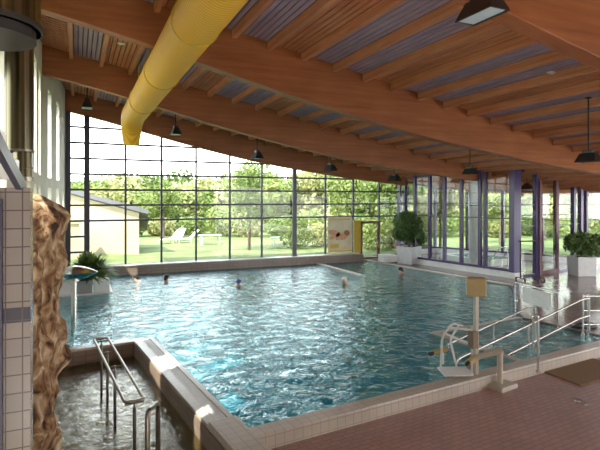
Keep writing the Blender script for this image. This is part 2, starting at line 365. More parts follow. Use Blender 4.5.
# water: stop at left wall, glass wall parapet
def waterobj(poly, z, n, name, mat, label):
    m = MB(); m.prism(poly, z-.02, z)
    return tag(m.build(name, mat, **frame), label, 'water', kind='stuff')
gl0 = invP(-.47, 22.95); gl1 = invP(16.5, 22.95)
wp = [(0, .06), (9.4, .06), (9.4, 2.4), (10.2, 3.2), (13.5, 5.85), (13.5, gl1[1]+.1), gl0, invP(-.98, 17.0), (invP(-.98, 12.3)[0], 5.48), (0, 5.48)]
waterobj(wp, 0.0, 0, 'pool_water', WATER, 'rippling turquoise water filling the large swimming pool up to the glass wall')
waterobj([(-3.7, -5), (-.475, -5), (-.475, 5.235), (-2.65, 5.235)], WL, 0, 'shallow_water', WATER2, 'rippled brownish shallow water in the small side pool at the lower left')
# spur wall in the far corner
m = MB(); a = (11.2, 18.5); 
m.hexa([(11.1, 18.5, -1.4), (11.3, 18.5, -1.4), (11.3, 22.9, -1.4), (11.1, 22.9, -1.4), (11.1, 18.5, .04), (11.3, 18.5, .04), (11.3, 22.9, .04), (11.1, 22.9, .04)])
tag(m.build('spur_wall', COPING, org='base', bevel=.015), 'thin tiled spur wall jutting from the far glass wall into the pool', 'wall')
# parapet under the glass wall
m = MB(); m.box(-1.2, 22.9, -1.5, 13.9, GV+.3, .37, 0); m.box(13.9, 22.9, -1.5, 17.2, GV+.3, .06, 0)
struct(m.build('sill_ledge', STONEBR, bevel=.01))
m = MB(); m.box(-1.2, 22.86, .37, 13.55, GV-.05, .42); struct(m.build('trim_1', COPING, bevel=.01))

# ------------------------------------------------------------------ walls
def wall_open(name, a, b, th, z0, ztop, opens, mat):
    """wall from a to b (plan), openings (s0,s1,z0,z1), ztop(x) function; slab lies to the left side of a->b"""
    a = Vector((*a, 0)); b = Vector((*b, 0)); L = (b-a).length; d = (b-a)/L; n = Vector((-d.y, d.x, 0))*th
    m = MB(); br = sorted({0, L, *[o[0] for o in opens], *[o[1] for o in opens]})
    for s0, s1 in zip(br, br[1:]):
        zs = [z0]
        for o in sorted(opens, key=lambda o: o[2]):
            if o[0] <= s0+1e-6 and o[1] >= s1-1e-6: zs += [o[2], o[3]]
        zs.append(None)
        for k in range(0, len(zs), 2):
            lo, hi = zs[k], zs[k+1]
            p, q = a+d*s0, a+d*s1
            t0 = ztop(p.x) if hi is None else hi; t1 = ztop(q.x) if hi is None else hi
            m.hexa([(p.x, p.y, lo), (q.x, q.y, lo), (q.x+n.x, q.y+n.y, lo), (p.x+n.x, p.y+n.y, lo), (p.x, p.y, t0), (q.x, q.y, t1), (q.x+n.x, q.y+n.y, t1), (p.x+n.x, p.y+n.y, t0)])
    return struct(m.build(name, mat)), a, d, n
m = MB()
for k in range(8):
    p_, q_ = -1+k*1.75, -1+(k+1)*1.75
    m.hexa([(p_, -4.3, -1.5), (q_, -4.3, -1.5), (q_, -4, -1.5), (p_, -4, -1.5), (p_, -4.3, D(p_)+.05), (q_, -4.3, D(q_)+.05), (q_, -4, D(q_)+.05), (p_, -4, D(p_)+.05)])
struct(m.build('wall_back_unseen', PLASTER))  # unseen solid wall, added behind the camera to darken the foreground
WN = [0]
def wname(): WN[0] += 1; return 'window_%d' % WN[0]
def slit_window(a, d, n, o):
    s0, s1, z0, z1 = o; w = empty(wname(), a+d*((s0+s1)/2)+n*.6+Vector((0, 0, z0)), kind='structure')
    A = a+d*s0+n*.6; B = a+d*s1+n*.6; t = .05
    m = MB()
    m.bar((A.x, A.y, z0+t/2), (B.x, B.y, z0+t/2), .06, t); m.bar((A.x, A.y, z1-t/2), (B.x, B.y, z1-t/2), .06, t)
    for q in (A+d*t/2, B-d*t/2): m.box(q.x-.03, q.y-.03, z0, q.x+.03, q.y+.03, z1)
    m.build('window_frame', MULLION, w)
    m = MB(); m.bar((A.x, A.y, (z0+z1)/2), (B.x, B.y, (z0+z1)/2), .012, z1-z0-2*t); m.build('pane', GLASS, w)
ops = []
for c, zz in ((5.85, 4.7), (8.3, 5.6), (10.7, 7.0)): ops += [(c-.57+4, c+.57+4, 3.2, zz)]
for c in (12.8, 14.7, 16.3):
    ops += [(c-.42+4, c+.42+4, 4.0, 7.0), (c-.42+4, c+.42+4, 2.85, 3.7)]
_, a, d, n = wall_open('wall_left', (-1.0, -4), (-1.0, 17), .35, -1.5, lambda x: D(x)+.05, ops, PLASTER)
for o in ops: slit_window(a, d, n, o)
ops = []
for c in (1.75, 3.9): ops += [(c-.42, c+.42, 4.0, 6.9), (c-.42, c+.42, 2.85, 3.7)]
ops += [(5.35, 5.9, 2.85, 3.7)]
_, a, d, n = wall_open('wall_left', (-1.0, 17), (-.45, GV+.1), .35, -1.5, lambda x: D(x)+.05, ops, PLASTER)
for o in ops: slit_window(a, d, n, o)

# ------------------------------------------------------------------ great glass wall
US = [-.36, .37, 1.95, 3.50, 5.08, 6.71, 8.34, 10.05, 11.87, 13.54, 15.18, 16.9]
ZR = [2.36+.67*k for k in range(9)]
def uinv(z):
    u = -1
    while u < 18 and H(u) > z: u += .02
    return u
for i, (u0, u1) in enumerate(zip(US, US[1:])):
    z0 = .37 if u1 < 14 else .06
    w = empty(wname(), ((u0+u1)/2, GV, z0), kind='structure')
    fr = MB(); hw = .042
    fr.box(u0-hw, GV-.05, z0, u0+hw, GV+.05, H(u0)+.02)
    if i == len(US)-2: fr.box(u1-.05, GV-.07, z0, u1+.05, GV+.07, H(u1)+.02, 1)
    zs = list(ZR)
    if i == 0: zs = [1.02, 1.69]+zs
    if i == 9: zs = [z for z in zs]
    for z in zs:
        e = min(u1, uinv(z))
        if e > u0+.05: fr.box(u0, GV-.03, z-.042, e, GV+.03, z+.042)
    fr.box(u0, GV-.05, z0, u1, GV+.05, z0+.06)
    if i != 9: fr.build('window_frame', [MULLION, VIOLET], w)
    else: fr.build('window_frame', [MULLION, VIOLET], w)
    g = MB(); k = 6
    for j in range(k):
        a0 = u0+(u1-u0)*j/k; a1 = u0+(u1-u0)*(j+1)/k
        g.hexa([(a0, GV-.004, z0), (a1, GV-.004, z0), (a1, GV+.004, z0), (a0, GV+.004, z0), (a0, GV-.004, H(a0)+.02), (a1, GV-.004, H(a1)+.02), (a1, GV+.004, H(a1)+.02), (a0, GV+.004, H(a0)+.02)])
    g.build('pane', GLASS, w)
for u, wd, z0, lab in ((-.36, .10, .37, 'slim dark column at the far left end of the glass wall'), (.37, .11, .37, 'thick dark steel column near the left end of the glass wall'), (10.05, .10, .37, 'dark steel column in the middle of the glass wall')):
    m = MB(); m.box(u-wd, GV-.2, z0+.05, u+wd, GV-.06, H(u)+.0); m.box(u-wd-.04, GV-.24, z0+.05, u+wd+.04, GV-.06, z0+.09)
    tag(m.build('steel_column', MULLION, org='base'), lab, 'column')

# yellow door beside the poster
w = struct(empty('door_1', (14.1, GV-.1, .06)))
m = MB()
for u in (13.98, 15.06): m.box(u-.06, GV-.16, .06, u+.06, GV-.04, 2.05)
m.box(13.92, GV-.16, 1.97, 15.12, GV-.04, 2.1); m.box(13.92, GV-.16, .06, 15.12, GV-.04, .14)
m.build('door_frame', REDBR, w)
m = MB(); m.box(14.04, GV-.13, .14, 15.0, GV-.09, 1.97, 0); m.build('door_glass', GLASS, w)
m = MB()
for z in (1.0, 1.06): pass
m.tube([(14.95, GV-.17, 1.0), (14.95, GV-.22, 1.0), (14.95, GV-.22, 1.25), (14.95, GV-.17, 1.25)], .012, 8); m.build('door_handle', STEEL, w)
m = MB(); m.box(13.5, GV-.2, .42, 13.9, GV-.1, 2.1); m.box(13.46, GV-.22, 2.1, 13.94, GV-.08, 2.16)
tag(m.build('ochre_panel', OCHRE, org='base'), 'narrow ochre yellow panel between the poster and the glass door', 'panel')
# poster
po = empty('poster', (12.65, GV-.1, .46), 'large poster of a reclining person being pampered hanging on the glass wall', 'poster')
m = MB(); m.box(11.98, GV-.09, .48, 13.42, GV-.07, 2.36); m.build('sheet', POSTER, po)
pm = MB(); y = GV-.095
for q in ((12.1, 2.2, 13.3, 2.26), (12.1, .72, 12.62, .92), (11.99, .5, 13.41, .58)): pm = MB(); pm.box(q[0], y, q[1], q[2], y+.003, q[3]); pm.build('printed_colour', POSTY, po)
def blob(m, cx, cz, rx, rz, rot=0, y=y-.004, n=20):
    vs = []
    for k in range(n):
        a_ = 2*math.pi*k/n; x, z = rx*math.cos(a_), rz*math.sin(a_)
        vs.append((cx+x*math.cos(rot)-z*math.sin(rot), y, cz+x*math.sin(rot)+z*math.cos(rot)))
    vs += [(p[0], p[1]+.003, p[2]) for p in vs]
    m.add(vs, [tuple(range(n)), tuple(range(2*n-1, n-1, -1))]+[(i, (i+1) % n, (i+1) % n+n, i+n) for i in range(n)])
pm = MB(); blob(pm, 12.36, 1.5, .38, .16, -.3); blob(pm, 12.75, 1.32, .36, .2, -.1); blob(pm, 13.02, 1.42, .2, .18, .2, y=y-.008); blob(pm, 12.25, 1.28, .22, .1, .3, y=y-.006); blob(pm, 12.7, 1.2, .3, .06, .12, y=y-.01); pm.build('printed_figure', POSTS, po)
pm = MB(); blob(pm, 13.1, 1.5, .17, .14, -.4, y=y-.014); pm.build('printed_hair', POSTH, po)

# ------------------------------------------------------------------ violet framed enclosure on the right
def glazed(pts, ztops, z0, mat, rails, pw=.07, labelpost=None, plinth=0):
    for i, ((a, b), (t0, t1)) in enumerate(zip(zip(pts, pts[1:]), zip(ztops, ztops[1:]))):
        w = empty(wname(), ((a[0]+b[0])/2, (a[1]+b[1])/2, z0), kind='structure')
        f = MB(); d_ = (Vector(b)-Vector(a)).normalized(); ang = math.atan2(d_.y, d_.x)
        def post(p, t, k=1):
            c, s_ = math.cos(ang)*pw*k, math.sin(ang)*pw*k
            q = [(p[0]-c+s_, p[1]-s_-c), (p[0]+c+s_, p[1]+s_-c), (p[0]+c-s_, p[1]+s_+c), (p[0]-c-s_, p[1]-s_+c)]
            f.hexa([(x, y_, z0) for x, y_ in q]+[(x, y_, t) for x, y_ in q])
        post(a, t0, 1.0)
        if i == len(pts)-2: post(b, t1)
        f.bar((a[0], a[1], t0-.04), (b[0], b[1], t1-.04), .1, .09)
        f.bar((a[0], a[1], z0+.05), (b[0], b[1], z0+.05), .1, .1)
        f.build('window_frame', mat, w)
        r = MB()
        for z in rails: r.bar((a[0], a[1], z), (b[0], b[1], z), .05, .035)
        if rails: r.build('glazing_bar', MULLION, w)
        g = MB(); n_ = Vector((-d_.y, d_.x))*.005
        g.hexa([(a[0]-n_.x, a[1]-n_.y, z0), (b[0]-n_.x, b[1]-n_.y, z0), (b[0]+n_.x, b[1]+n_.y, z0), (a[0]+n_.x, a[1]+n_.y, z0), (a[0]-n_.x, a[1]-n_.y, t0), (b[0]-n_.x, b[1]-n_.y, t1), (b[0]+n_.x, b[1]+n_.y, t1), (a[0]+n_.x, a[1]+n_.y, t0)])
        g.build('pane', GLASS, w)
def w1(v): return (16.1-.14*(v-18.7), v)
pts = [(16.9, 23.3), w1(20.98), w1(19.97), w1(19.04), w1(18.04), w1(17.03), w1(16.75), (16.57, 15.33)]
m = MB()
for a, b in zip(pts[1:], pts[2:]): m.bar((a[0], a[1], .14), (b[0], b[1], .14), .36, .24)
m.bar((*pts[0], .14), (*pts[1], .14), .36, .24)
m.box(16.35, 15.1, .02, 16.8, 15.5, .26)
struct(m.build('plinth', WHITE))
tz = [4.5, 4.5, 4.5, 4.52, 4.55, 4.58, 4.58, 4.62]
glazed(pts, tz, .26, VIOLET, [2.48, 3.0])
m = MB(); m.box(16.57-.17, 15.33-.14, .26, 16.57+.17, 15.33+.14, 4.66); tag(m.build('corner_post', VIOLET, org='base'), 'broad violet corner post of the glazed enclosure, nearest the pool', 'post')
def w2(u): return (u, 15.33+.155*(u-16.57))
pts2 = [w2(16.8), w2(18.05), w2(19.6), w2(21.0), w2(21.6)]
glazed(pts2, [4.58, 4.42, 4.2, 3.98, 3.88], .02, VIOLET, [2.15, 2.6, 3.05], pw=.09)
m = MB()
for u in (18.2, 19.45): q = w2(u); m.box(q[0]-.07, q[1]-.17, .02, q[0]+.07, q[1]-.07, 4.1)
q0, q1 = w2(18.2), w2(19.45); m.bar((q0[0], q0[1]-.13, .12), (q1[0], q1[1]-.13, .12), .07, .18)
w = empty('door_2', (18.8, 15.6, .02), kind='structure'); m.build('door_frame', REDBR, w)
m = MB(); m.bar((q0[0], q0[1]-.13, 1.2), (q1[0], q1[1]-.13, 1.2), .012, 1.98); m.build('door_glass', GLASS, w)
m = MB(); m.tube([(19.2, 15.55, 1.0), (19.2, 15.48, 1.0), (19.2, 15.48, 1.3), (19.2, 15.55, 1.3)], .013, 8); m.build('door_handle', STEEL, w)
# outer glass behind the enclosure
pts3 = [(16.9, 23.9), (18.4, 24.4), (20.0, 24.6), (20.8, 22.7), (21.6, 20.8), (22.4, 18.9), (23.2, 17.0), (25.2, 17.3), (27.2, 17.6)]
glazed(pts3, [D(p[0])-.12 if p[0] > 18 else 4.4 for p in pts3], .3, VIOLET, [1.4, 2.2, 3.02], pw=.08)
m = MB()
for a, b in zip(pts3, pts3[1:]): m.bar((a[0], a[1], -.1), (b[0], b[1], -.1), .34, .8)
struct(m.build('plinth', WHITE))
m = MB(); m.prism([(16.9, 15.7), (21.5, 16.4), (23.2, 17.2), (20, 24.5), (17.0, 23.7)], -.3, .03); struct(m.build('floor', FLOORFAR))
sp = empty('whirlpool', (18.9, 20.3, .03), 'small raised blue whirlpool basin inside the glazed enclosure', 'whirlpool')
m = MB(); pr = [(18.3, 18.5), (20.6, 18.7), (20.3, 21.8), (18.2, 21.8)]
for a, b in zip(pr, pr[1:]+pr[:1]): m.bar((*a, .17), (*b, .17), .2, .28)
m.build('rim', WHITE, sp)
m = MB(); m.prism([(18.4, 18.6), (20.5, 18.8), (20.2, 21.7), (18.3, 21.7)], .03, .26); m.build('water', M_plain('blue_water', (.12, .42, .6), .08), sp)
hr = empty('whirlpool_handrail', (18.3, 18.1, .03), 'bent steel handrail inside the glazed enclosure beside the whirlpool', 'handrail')
m = MB()
for dy in (0, .55): m.tube([(17.5, 16.9+dy, .03), (17.5, 16.9+dy, .6), (18.0, 16.95+dy, 1.05), (18.5, 17.0+dy, 1.05), (18.55, 17.0+dy, .03)], .022, 8)
m.build('rails', STEEL, hr)
m = MB(); m.cyl((17.75, 17.35+1.5), .26, .3, 4.5, 32); m.cyl((17.75, 18.85), .31, .03, .31, 32); m.cyl((17.75, 18.85), .3, 4.2, 4.32, 32)
tag(m.build('round_column', GREYW, org='base'), 'pale round column standing inside the glazed enclosure', 'column')

# ------------------------------------------------------------------ roof
BV = [5.0, 11.3, 17.3, GV]
def beam(v, u0, u1, label):
    m = MB(); w = .15; n = 44; vs = []; fs = []
    for i in range(n+1):
        u = u0+(u1-u0)*i/n
        for (dy, z) in ((-w, H(u)), (w, H(u)), (w, D(u)+.03), (-w, D(u)+.03)): vs.append((u, v+dy, z))
    for i in range(n):
        for k in range(4): fs.append((i*4+k, (i+1)*4+k, (i+1)*4+(k+1) % 4, i*4+(k+1) % 4))
    fs += [(0, 1, 2, 3), (n*4+3, n*4+2, n*4+1, n*4)]
    m.add(vs, fs); o = m.build('roof_beam', WOOD_BEAM, org='base', bevel=.015)
    return tag(o, label, 'beam')
beam(5.0, -1, 26, 'reddish glulam roof beam cutting across the upper right corner, nearest to the viewer')
beam(11.3, -1, 26, 'massive reddish glulam roof beam sweeping from above the yellow duct down to the right')
beam(17.3, -1, 24, 'reddish glulam roof beam between the largest one and the one on the glass wall')
beam(GV, -.6, 17.0, 'reddish glulam roof beam resting directly on top of the glass wall')
rows = [(-4.0, 5.0), (5.0, 11.3), (11.3, 17.3), (17.3, GV), (GV, 25.4)]
PU = [5.05+.87*k for k in range(-6, 26)]
for r, (v0, v1) in enumerate(rows):
    m = MB(); a = v0+(.15 if r else 0); b = v1-(.15 if r < 4 else 0)
    n = 30; us = [-1.3+(27.3+1.3)*i/n for i in range(n+1)]
    for p, q in zip(us, us[1:]):
        m.hexa([(p, v0, D(p)+.05), (q, v0, D(q)+.05), (q, v1, D(q)+.05), (p, v1, D(p)+.05), (p, v0, D(p)+.25), (q, v0, D(q)+.25), (q, v1, D(q)+.25), (p, v1, D(p)+.25)], 2)
    edges = [-1.0]+PU+[26.8]
    for k, (p, q) in enumerate(zip(edges, edges[1:])):
        if k == 0:   # cross-laid slats along the left wall
            y_ = a
            while y_ < b-.1:
                m.hexa([(p+.02, y_, D(p)), (q-.06, y_, D(q)), (q-.06, y_+.12, D(q)), (p+.02, y_+.12, D(p)), (p+.02, y_, D(p)+.05), (q-.06, y_, D(q)+.05), (q-.06, y_+.12, D(q)+.05), (p+.02, y_+.12, D(p)+.05)], 0); y_ += .19
            continue
        idx = k-1  # bay between PU[idx] and next ; PU[5]=4.18 is wood
        violet = idx % 3 != (0, 2, 1, 0, 0)[r]
        x0, x1 = p+.065, q-.065; ns = 6; st = (x1-x0)/ns
        for j in range(ns):
            s0 = x0+j*st+.014; s1 = x0+(j+1)*st-.014
            m.hexa([(s0, a, D(s0)), (s1, a, D(s1)), (s1, b, D(s1)), (s0, b, D(s0)), (s0, a, D(s0)+.05), (s1, a, D(s1)+.05), (s1, b, D(s1)+.05), (s0, b, D(s0)+.05)], 1 if violet else 0)
    struct(m.build('ceiling', [WOOD_SLAT, SLAT_VIOLET, DARK_GAP]))
glab = ['timber purlin of the ceiling bay in front of the nearest roof beam', 'timber purlin between the two nearest roof beams', 'timber purlin in the middle ceiling bay, seen under the largest beam', 'timber purlin in the far ceiling bay next to the glass wall']
for r, (v0, v1) in enumerate(rows[:4]):
    a = v0+(.15 if r else 0); b = v1-.15
    m = MB(); L = b-a; m.box(-.06, -L/2, -.2, .06, L/2, 0)
    proto = m.build('purlin', WOOD_PURLIN, org=(0, 0, 0), bevel=.006)
    tag(proto, glab[r], 'purlin', 'purlins of ceiling bay %s' % ['nearest', 'near', 'middle', 'far'][r])
    first = True
    for u in PU:
        if r == 0 and (u < 1.5 or u > 9): continue
        if r == 1 and (u < .5 or u > 16): continue
        o = proto if first else proto.copy()
        if not first: COL.objects.link(o)
        first = False; o.location = (u, (a+b)/2, D(u)+.02)
# small detectors on the ceiling slats
for (u, v, lab) in ((1.1, 14.6, 'small white box on the ceiling slats left of the yellow duct'), (9.3, 7.6, 'small white detector on the ceiling slats at the upper right')):
    m = MB(); m.box(u-.1, v-.05, D(u)-.03, u+.1, v+.05, D(u)+.0); m.cyl((u, v), .035, D(u)-.05, D(u)-.03, 12); tag(m.build('ceiling_detector', WHITE, org='base'), lab, 'detector')

# ------------------------------------------------------------------ pendant lamps
def lamp_proto():
    t = empty('pendant_lamp', (0, 0, 0), world=False)   # origin at bottom centre
    m = MB(); b, b2, h, k = .14, .27, .2, .06
    vs = [(-b, -b2, 0), (b, -b2, 0), (b, b2, 0), (-b, b2, 0), (-k, -b2*.7, h), (k, -b2*.7, h), (k, b2*.7, h), (-k, b2*.7, h)]
    m.add(vs, [(0, 1, 5, 4), (1, 2, 6, 5), (2, 3, 7, 6), (3, 0, 4, 7), (4, 5, 6, 7)])
    o = m.build('lamp_shade', BLACK, t); s_ = o.modifiers.new('thick', 'SOLIDIFY'); s_.thickness = .012
    m = MB(); m.box(-.06, -.12, .2, .06, .12, .27); m.build('ballast_box', BLACK, t)
    m = MB(); m.box(-b+.02, -b2+.02, .012, b-.02, b2-.02, .025); m.build('glass_cover', LENS, t)
    return t
lamps = [(4.05, 4.2, 5.30, 0), (11.0, 8.0, 4.18, 0), (12.95, 14.0, 4.2, 0), (.32, 19.8, 6.6, 0), (3.5, 19.8, 5.8, 0), (6.85, 19.8, 4.98, 0), (10.3, 19.8, 4.55, 0), (13.7, 19.8, 4.15, 0), (18.7, 16.6, 3.75, 0)]
ll = ['black pendant floodlight hanging top right with its glass face visible, the largest one', 'black pendant lamp hanging at the right edge under the largest roof beam', 'black pendant lamp hanging over the violet glazed enclosure front', 'black pendant lamp hanging farthest left near the left wall', 'black pendant lamp before the glass wall, second from the left', 'black pendant lamp before the glass wall, third from the left', 'black pendant lamp before the glass wall, fourth from the left', 'black pendant lamp hanging just left of the violet enclosure above the big potted plant', 'black pendant lamp seen through the glass inside the violet enclosure']
proto = lamp_proto()
for i, ((u, v, z, a), lab) in enumerate(zip(lamps, ll)):
    o = proto if i == 0 else copy_tree(proto)
    sc = 1.3 if 3 <= i < 8 else 1.0; o.scale = (sc, sc, sc); o.location = (u, v, z); tag(o, lab, 'lamp', 'pendant lamps under the roof')
    m = MB(); m.tube([(0, 0, .27), (0, 0, (D(u)-z)/sc)], .016, 8); m.box(-.05, -.05, (D(u)-z)/sc-.03, .05, .05, (D(u)-z)/sc); m.build('lamp_rod', BLACK, o)
# yellow textile duct
yd = empty('air_duct', (1.65, 8, 5.5), 'long yellow fabric air duct hanging under the roof beams', 'duct')
m = MB(); ys = [-3+.5*k for k in range(42)]
prof = [(1.65, y_, 6.0, .37) for y_ in ys if y_ < 16.6]+[(1.65, 16.9, 5.98, .37), (1.65, 17.2, 5.9, .36), (1.65, 17.42, 5.76, .34), (1.65, 17.55, 5.58, .32), (1.65, 17.6, 5.4, .3), (1.65, 17.62, 5.12, .25)]
m.tube([p[:3] for p in prof], [p[3] for p in prof], 40)
m.build('duct_skin', YELLOW, yd)
for y_ in (1.0, 4.4, 7.6, 10.9, 14.2): m = MB(); m.tube([(1.65+.377*math.cos(t*math.pi/16), y_, 6.0+.377*math.sin(t*math.pi/16)) for t in range(33)], .012, 6); m.build('seam_ring', OCHRE, yd)
m = MB(); m.tube([(1.65+.315*math.cos(t*math.pi/16), 17.57+.315*math.sin(t*math.pi/16), 5.5) for t in range(33)], .012, 6); m.build('seam_ring', OCHRE, yd)
for y_ in (7.0, 9.2, 13.2, 15.4):
    m = MB(); m.tube([(1.65, y_, 6.36), (1.65, y_, 6.6), (1.69, y_, 6.68), (1.65, y_, 6.76), (1.65, y_, D(1.65)-.0)], .012, 6); m.build('suspension_hook', OCHRE, yd)

# ------------------------------------------------------------------ left foreground: ducts, stairs, tile pillar, rock
t = empty('ventilation_duct', (-.6, 4.1, 4.4), 'wide dark metallic duct end hanging in the top left corner', 'duct')
m = MB(); m.cyl((-.60, 4.1), .36, 4.5, 8.0, 48); m.build('duct_body', BRASSY, t)
m = MB(); m.cyl((-.60, 4.1), .33, 4.43, 4.5, 48); m.cyl((-.60, 4.1), .375, 4.5, 4.54, 48); m.build('end_collar', BLACK, t)
t = empty('stepped_pipe', (-.5, 5.7, 3.45), 'slimmer dark metallic pipe stepping down in width above the tiled pillar', 'pipe')
m = MB(); m.cyl((-.53, 5.7), .13, 3.77, 8.0, 32); m.build('upper_section', BRASSY, t)
m = MB(); m.cyl((-.50, 5.7), .085, 3.5, 3.77, 24); m.cyl((-.50, 5.7), .095, 3.6, 3.62, 24); m.build('lower_section', BRASSY, t)
m = MB(); m.cyl((-.53, 5.7), .14, 3.77, 3.79, 32); m.build('collar', DSTEEL, t)
m = MB(); m.cyl((-.50, 5.7), .1, 3.48, 3.52, 24); m.build('collar', DSTEEL, t)
t = empty('tiled_pillar', (-.7, 5.15, -.8), 'pinkish tiled pillar with a dark tile band at the left edge', 'pillar')
m = MB(); m.box(-1.0, 5.0, -.8, -.38, 5.3, 2.22); m.box(-1.0, 5.0, 2.35, -.38, 5.3, 3.4); m.build('tile_cladding', WTILE, t)
m = MB(); m.box(-1.0, 4.995, 2.22, -.375, 5.3, 2.35); m.build('dark_band', NAVY, t)
m = MB(); m.box(-.72, 4.88, -.8, -.585, 4.98, 3.3); tag(m.build('dark_post', MULLION, org='base'), 'slim dark post in front of the tiled pillar at the left picture edge', 'post')
# white stair above the pillar
t = empty('gallery_stair', (-.7, 4.0, 3.4), 'white stair flight with a dark edge rising toward the viewer at the left edge', 'stair')
def cam2w(X, d_, z): return Vector((X*math.cos(R(24))+d_*math.sin(R(24)), -X*math.sin(R(24))+d_*math.cos(R(24)), z))
A = cam2w(-2.52, 4.55, 3.38); B = cam2w(-2.02, 3.1, 3.92)
m = MB(); m.bar(A, B, .05, .12); m.build('stringer', MULLION, t)
m = MB()
for k in range(3):
    c = A.lerp(B, (k+.5)/3); m.box(c.x-.32, c.y-.17, c.z-.02+.02, c.x-.0, c.y+.17, c.z+.17)
m.build('steps', WHITE, t)
# rock column
def rock():
    bm = bmesh.new(); n, s = 120, 64
    prof = [(-1.3, .56), (-.3, .55), (.5, .50), (1.3, .53), (2.0, .49), (2.5, .53), (2.85, .60), (3.1, .62), (3.25, .48), (3.36, .25), (3.40, .02)]
    from mathutils import noise
    rows_ = []
    for i in range(n+1):
        z = -1.3+4.70*i/n; r_ = interp(prof, z); row = []
        for k in range(s):
            a_ = 2*math.pi*k/s; d_ = Vector((math.cos(a_), math.sin(a_), 0))
            f = noise.fractal(Vector((d_.x*1.8, d_.y*1.8, z*1.6)), .8, 2.1, 7)*.12+abs(noise.noise(Vector((d_.x*3, d_.y*3, z*2.6))))*.13-.05
            row.append(bm.verts.new(d_*(max(.01, r_+f*min(1, r_*3)))+Vector((0, 0, z+.04*noise.noise(d_*3)))))
        rows_.append(row)
    for i in range(n):
        for k in range(s): bm.faces.new((rows_[i][k], rows_[i][(k+1) % s], rows_[i+1][(k+1) % s], rows_[i+1][k]))
    bm.faces.new(rows_[-1]); bm.faces.new(rows_[0][::-1])
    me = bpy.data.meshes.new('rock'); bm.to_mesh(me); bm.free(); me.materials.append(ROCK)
    for p in me.polygons: p.use_smooth = True
    o = bpy.data.objects.new('rock_column', me); COL.objects.link(o); o.location = (-.70, 6.75, 0)
    tag(o, 'rugged tan sandstone column beside the tiled pillar', 'rock')
rock()

# ------------------------------------------------------------------ steel fountain and planters
t = empty('fountain', (-.08, 14.7, -1.5), 'steel leaf shaped water fountain on a slim pole standing in the pool', 'fountain')
m = MB(); m.tube([(-.08, 14.7, -1.5), (-.08, 14.7, 1.22)], .075, 20); m.cyl((-.08, 14.7), .13, 1.1, 1.2, 20, r2=.09); m.build('pole', STEEL, t)
m = MB(); vs = []; fs = []; nr = 14; ns = 36
for i in range(nr+1):
    f = i/nr
    for k in range(ns):
        a_ = 2*math.pi*k/ns; c, s_ = math.cos(a_), math.sin(a_)
        rx = .62 if c > 0 else .42; sharp = (1-abs(s_)**1.0)**.15 if c > 0 else 1
        x = rx*c*f*1.0; y_ = .40*s_*f*(1-.55*max(0, c*f)**1.5)
        vs.append((x, y_, 1.34+.17*(1-f*f)))
for i in range(nr):
    for k in range(ns): fs.append((i*ns+k, i*ns+(k+1) % ns, (i+1)*ns+(k+1) % ns, (i+1)*ns+k))
n0 = len(vs)
vs += [(x, y_, 1.34-(z-1.34)*1.2-.0) for x, y_, z in vs]
fs += [tuple(n0+j for j in f[::-1]) for f in fs]
ca, sa = math.cos(R(-20)), math.sin(R(-20))
vs = [(-.08+x*ca-y_*sa, 14.7+x*sa+y_*ca, z) for x, y_, z in vs]
m.add(vs, fs, 0, True); m.build('leaf_disc', STEEL, t)

def leaves(n, rad, size, seed, squash=1.0, hollow=.35, long=1.0, center=(0, 0, 0), lumps=None, up=0):
    rnd = random.Random(seed); m = MB(); vs = []; fs = []
    for _ in range(n):
        if lumps:
            L = rnd.choice(lumps); c = Vector(L[:3]); rr = L[3]
        else: c = Vector(center); rr = 1
        while True:
            p = Vector((rnd.uniform(-1, 1), rnd.uniform(-1, 1), rnd.uniform(-1, 1)))
            if hollow < p.length < 1: break
        q = Vector((p.x*rad*rr, p.y*rad*rr, p.z*rad*rr*squash))+c
        nrm = (p+Vector((rnd.gauss(0, .6), rnd.gauss(0, .6), rnd.gauss(0, .6)+up))).normalized()
        tx = nrm.cross(Vector((rnd.gauss(0, 1), rnd.gauss(0, 1), rnd.gauss(0, 1)))).normalized(); ty = nrm.cross(tx)
        s_ = size*rnd.uniform(.6, 1.25); i = len(vs)
        vs += [q-tx*s_*.5*long, q-ty*s_*.28, q+tx*s_*.5*long, q+ty*s_*.28]; fs.append((i, i+1, i+2, i+3))
    m.add(vs, fs); return m
def strap_leaves(n, L, seed, w=.045, droop=.9, base=(0, 0, 0)):
    rnd = random.Random(seed); m = MB()
    for _ in range(n):
        a_ = rnd.uniform(0, 2*math.pi); el = rnd.uniform(.1, 1.4); ln = L*rnd.uniform(.6, 1.1)
        d_ = Vector((math.cos(a_)*math.cos(el), math.sin(a_)*math.cos(el), math.sin(el))); side = Vector((-math.sin(a_), math.cos(a_), 0))
        b0 = Vector(base)+Vector((rnd.uniform(-.15, .15), rnd.uniform(-.15, .15), rnd.uniform(0, .25)))
        vs = []; K = 5
        for k in range(K+1):
            f = k/K; c = b0+d_*ln*f+Vector((0, 0, -droop*ln*f*f*.5)); ww = w*math.sin(math.pi*min(.95, .12+f*.88))
            vs += [c-side*ww, c+side*ww+Vector((0, 0, .004))]
        m.add(vs, [(2*k, 2*k+1, 2*k+3, 2*k+2) for k in range(K)], 0, True)
    return m
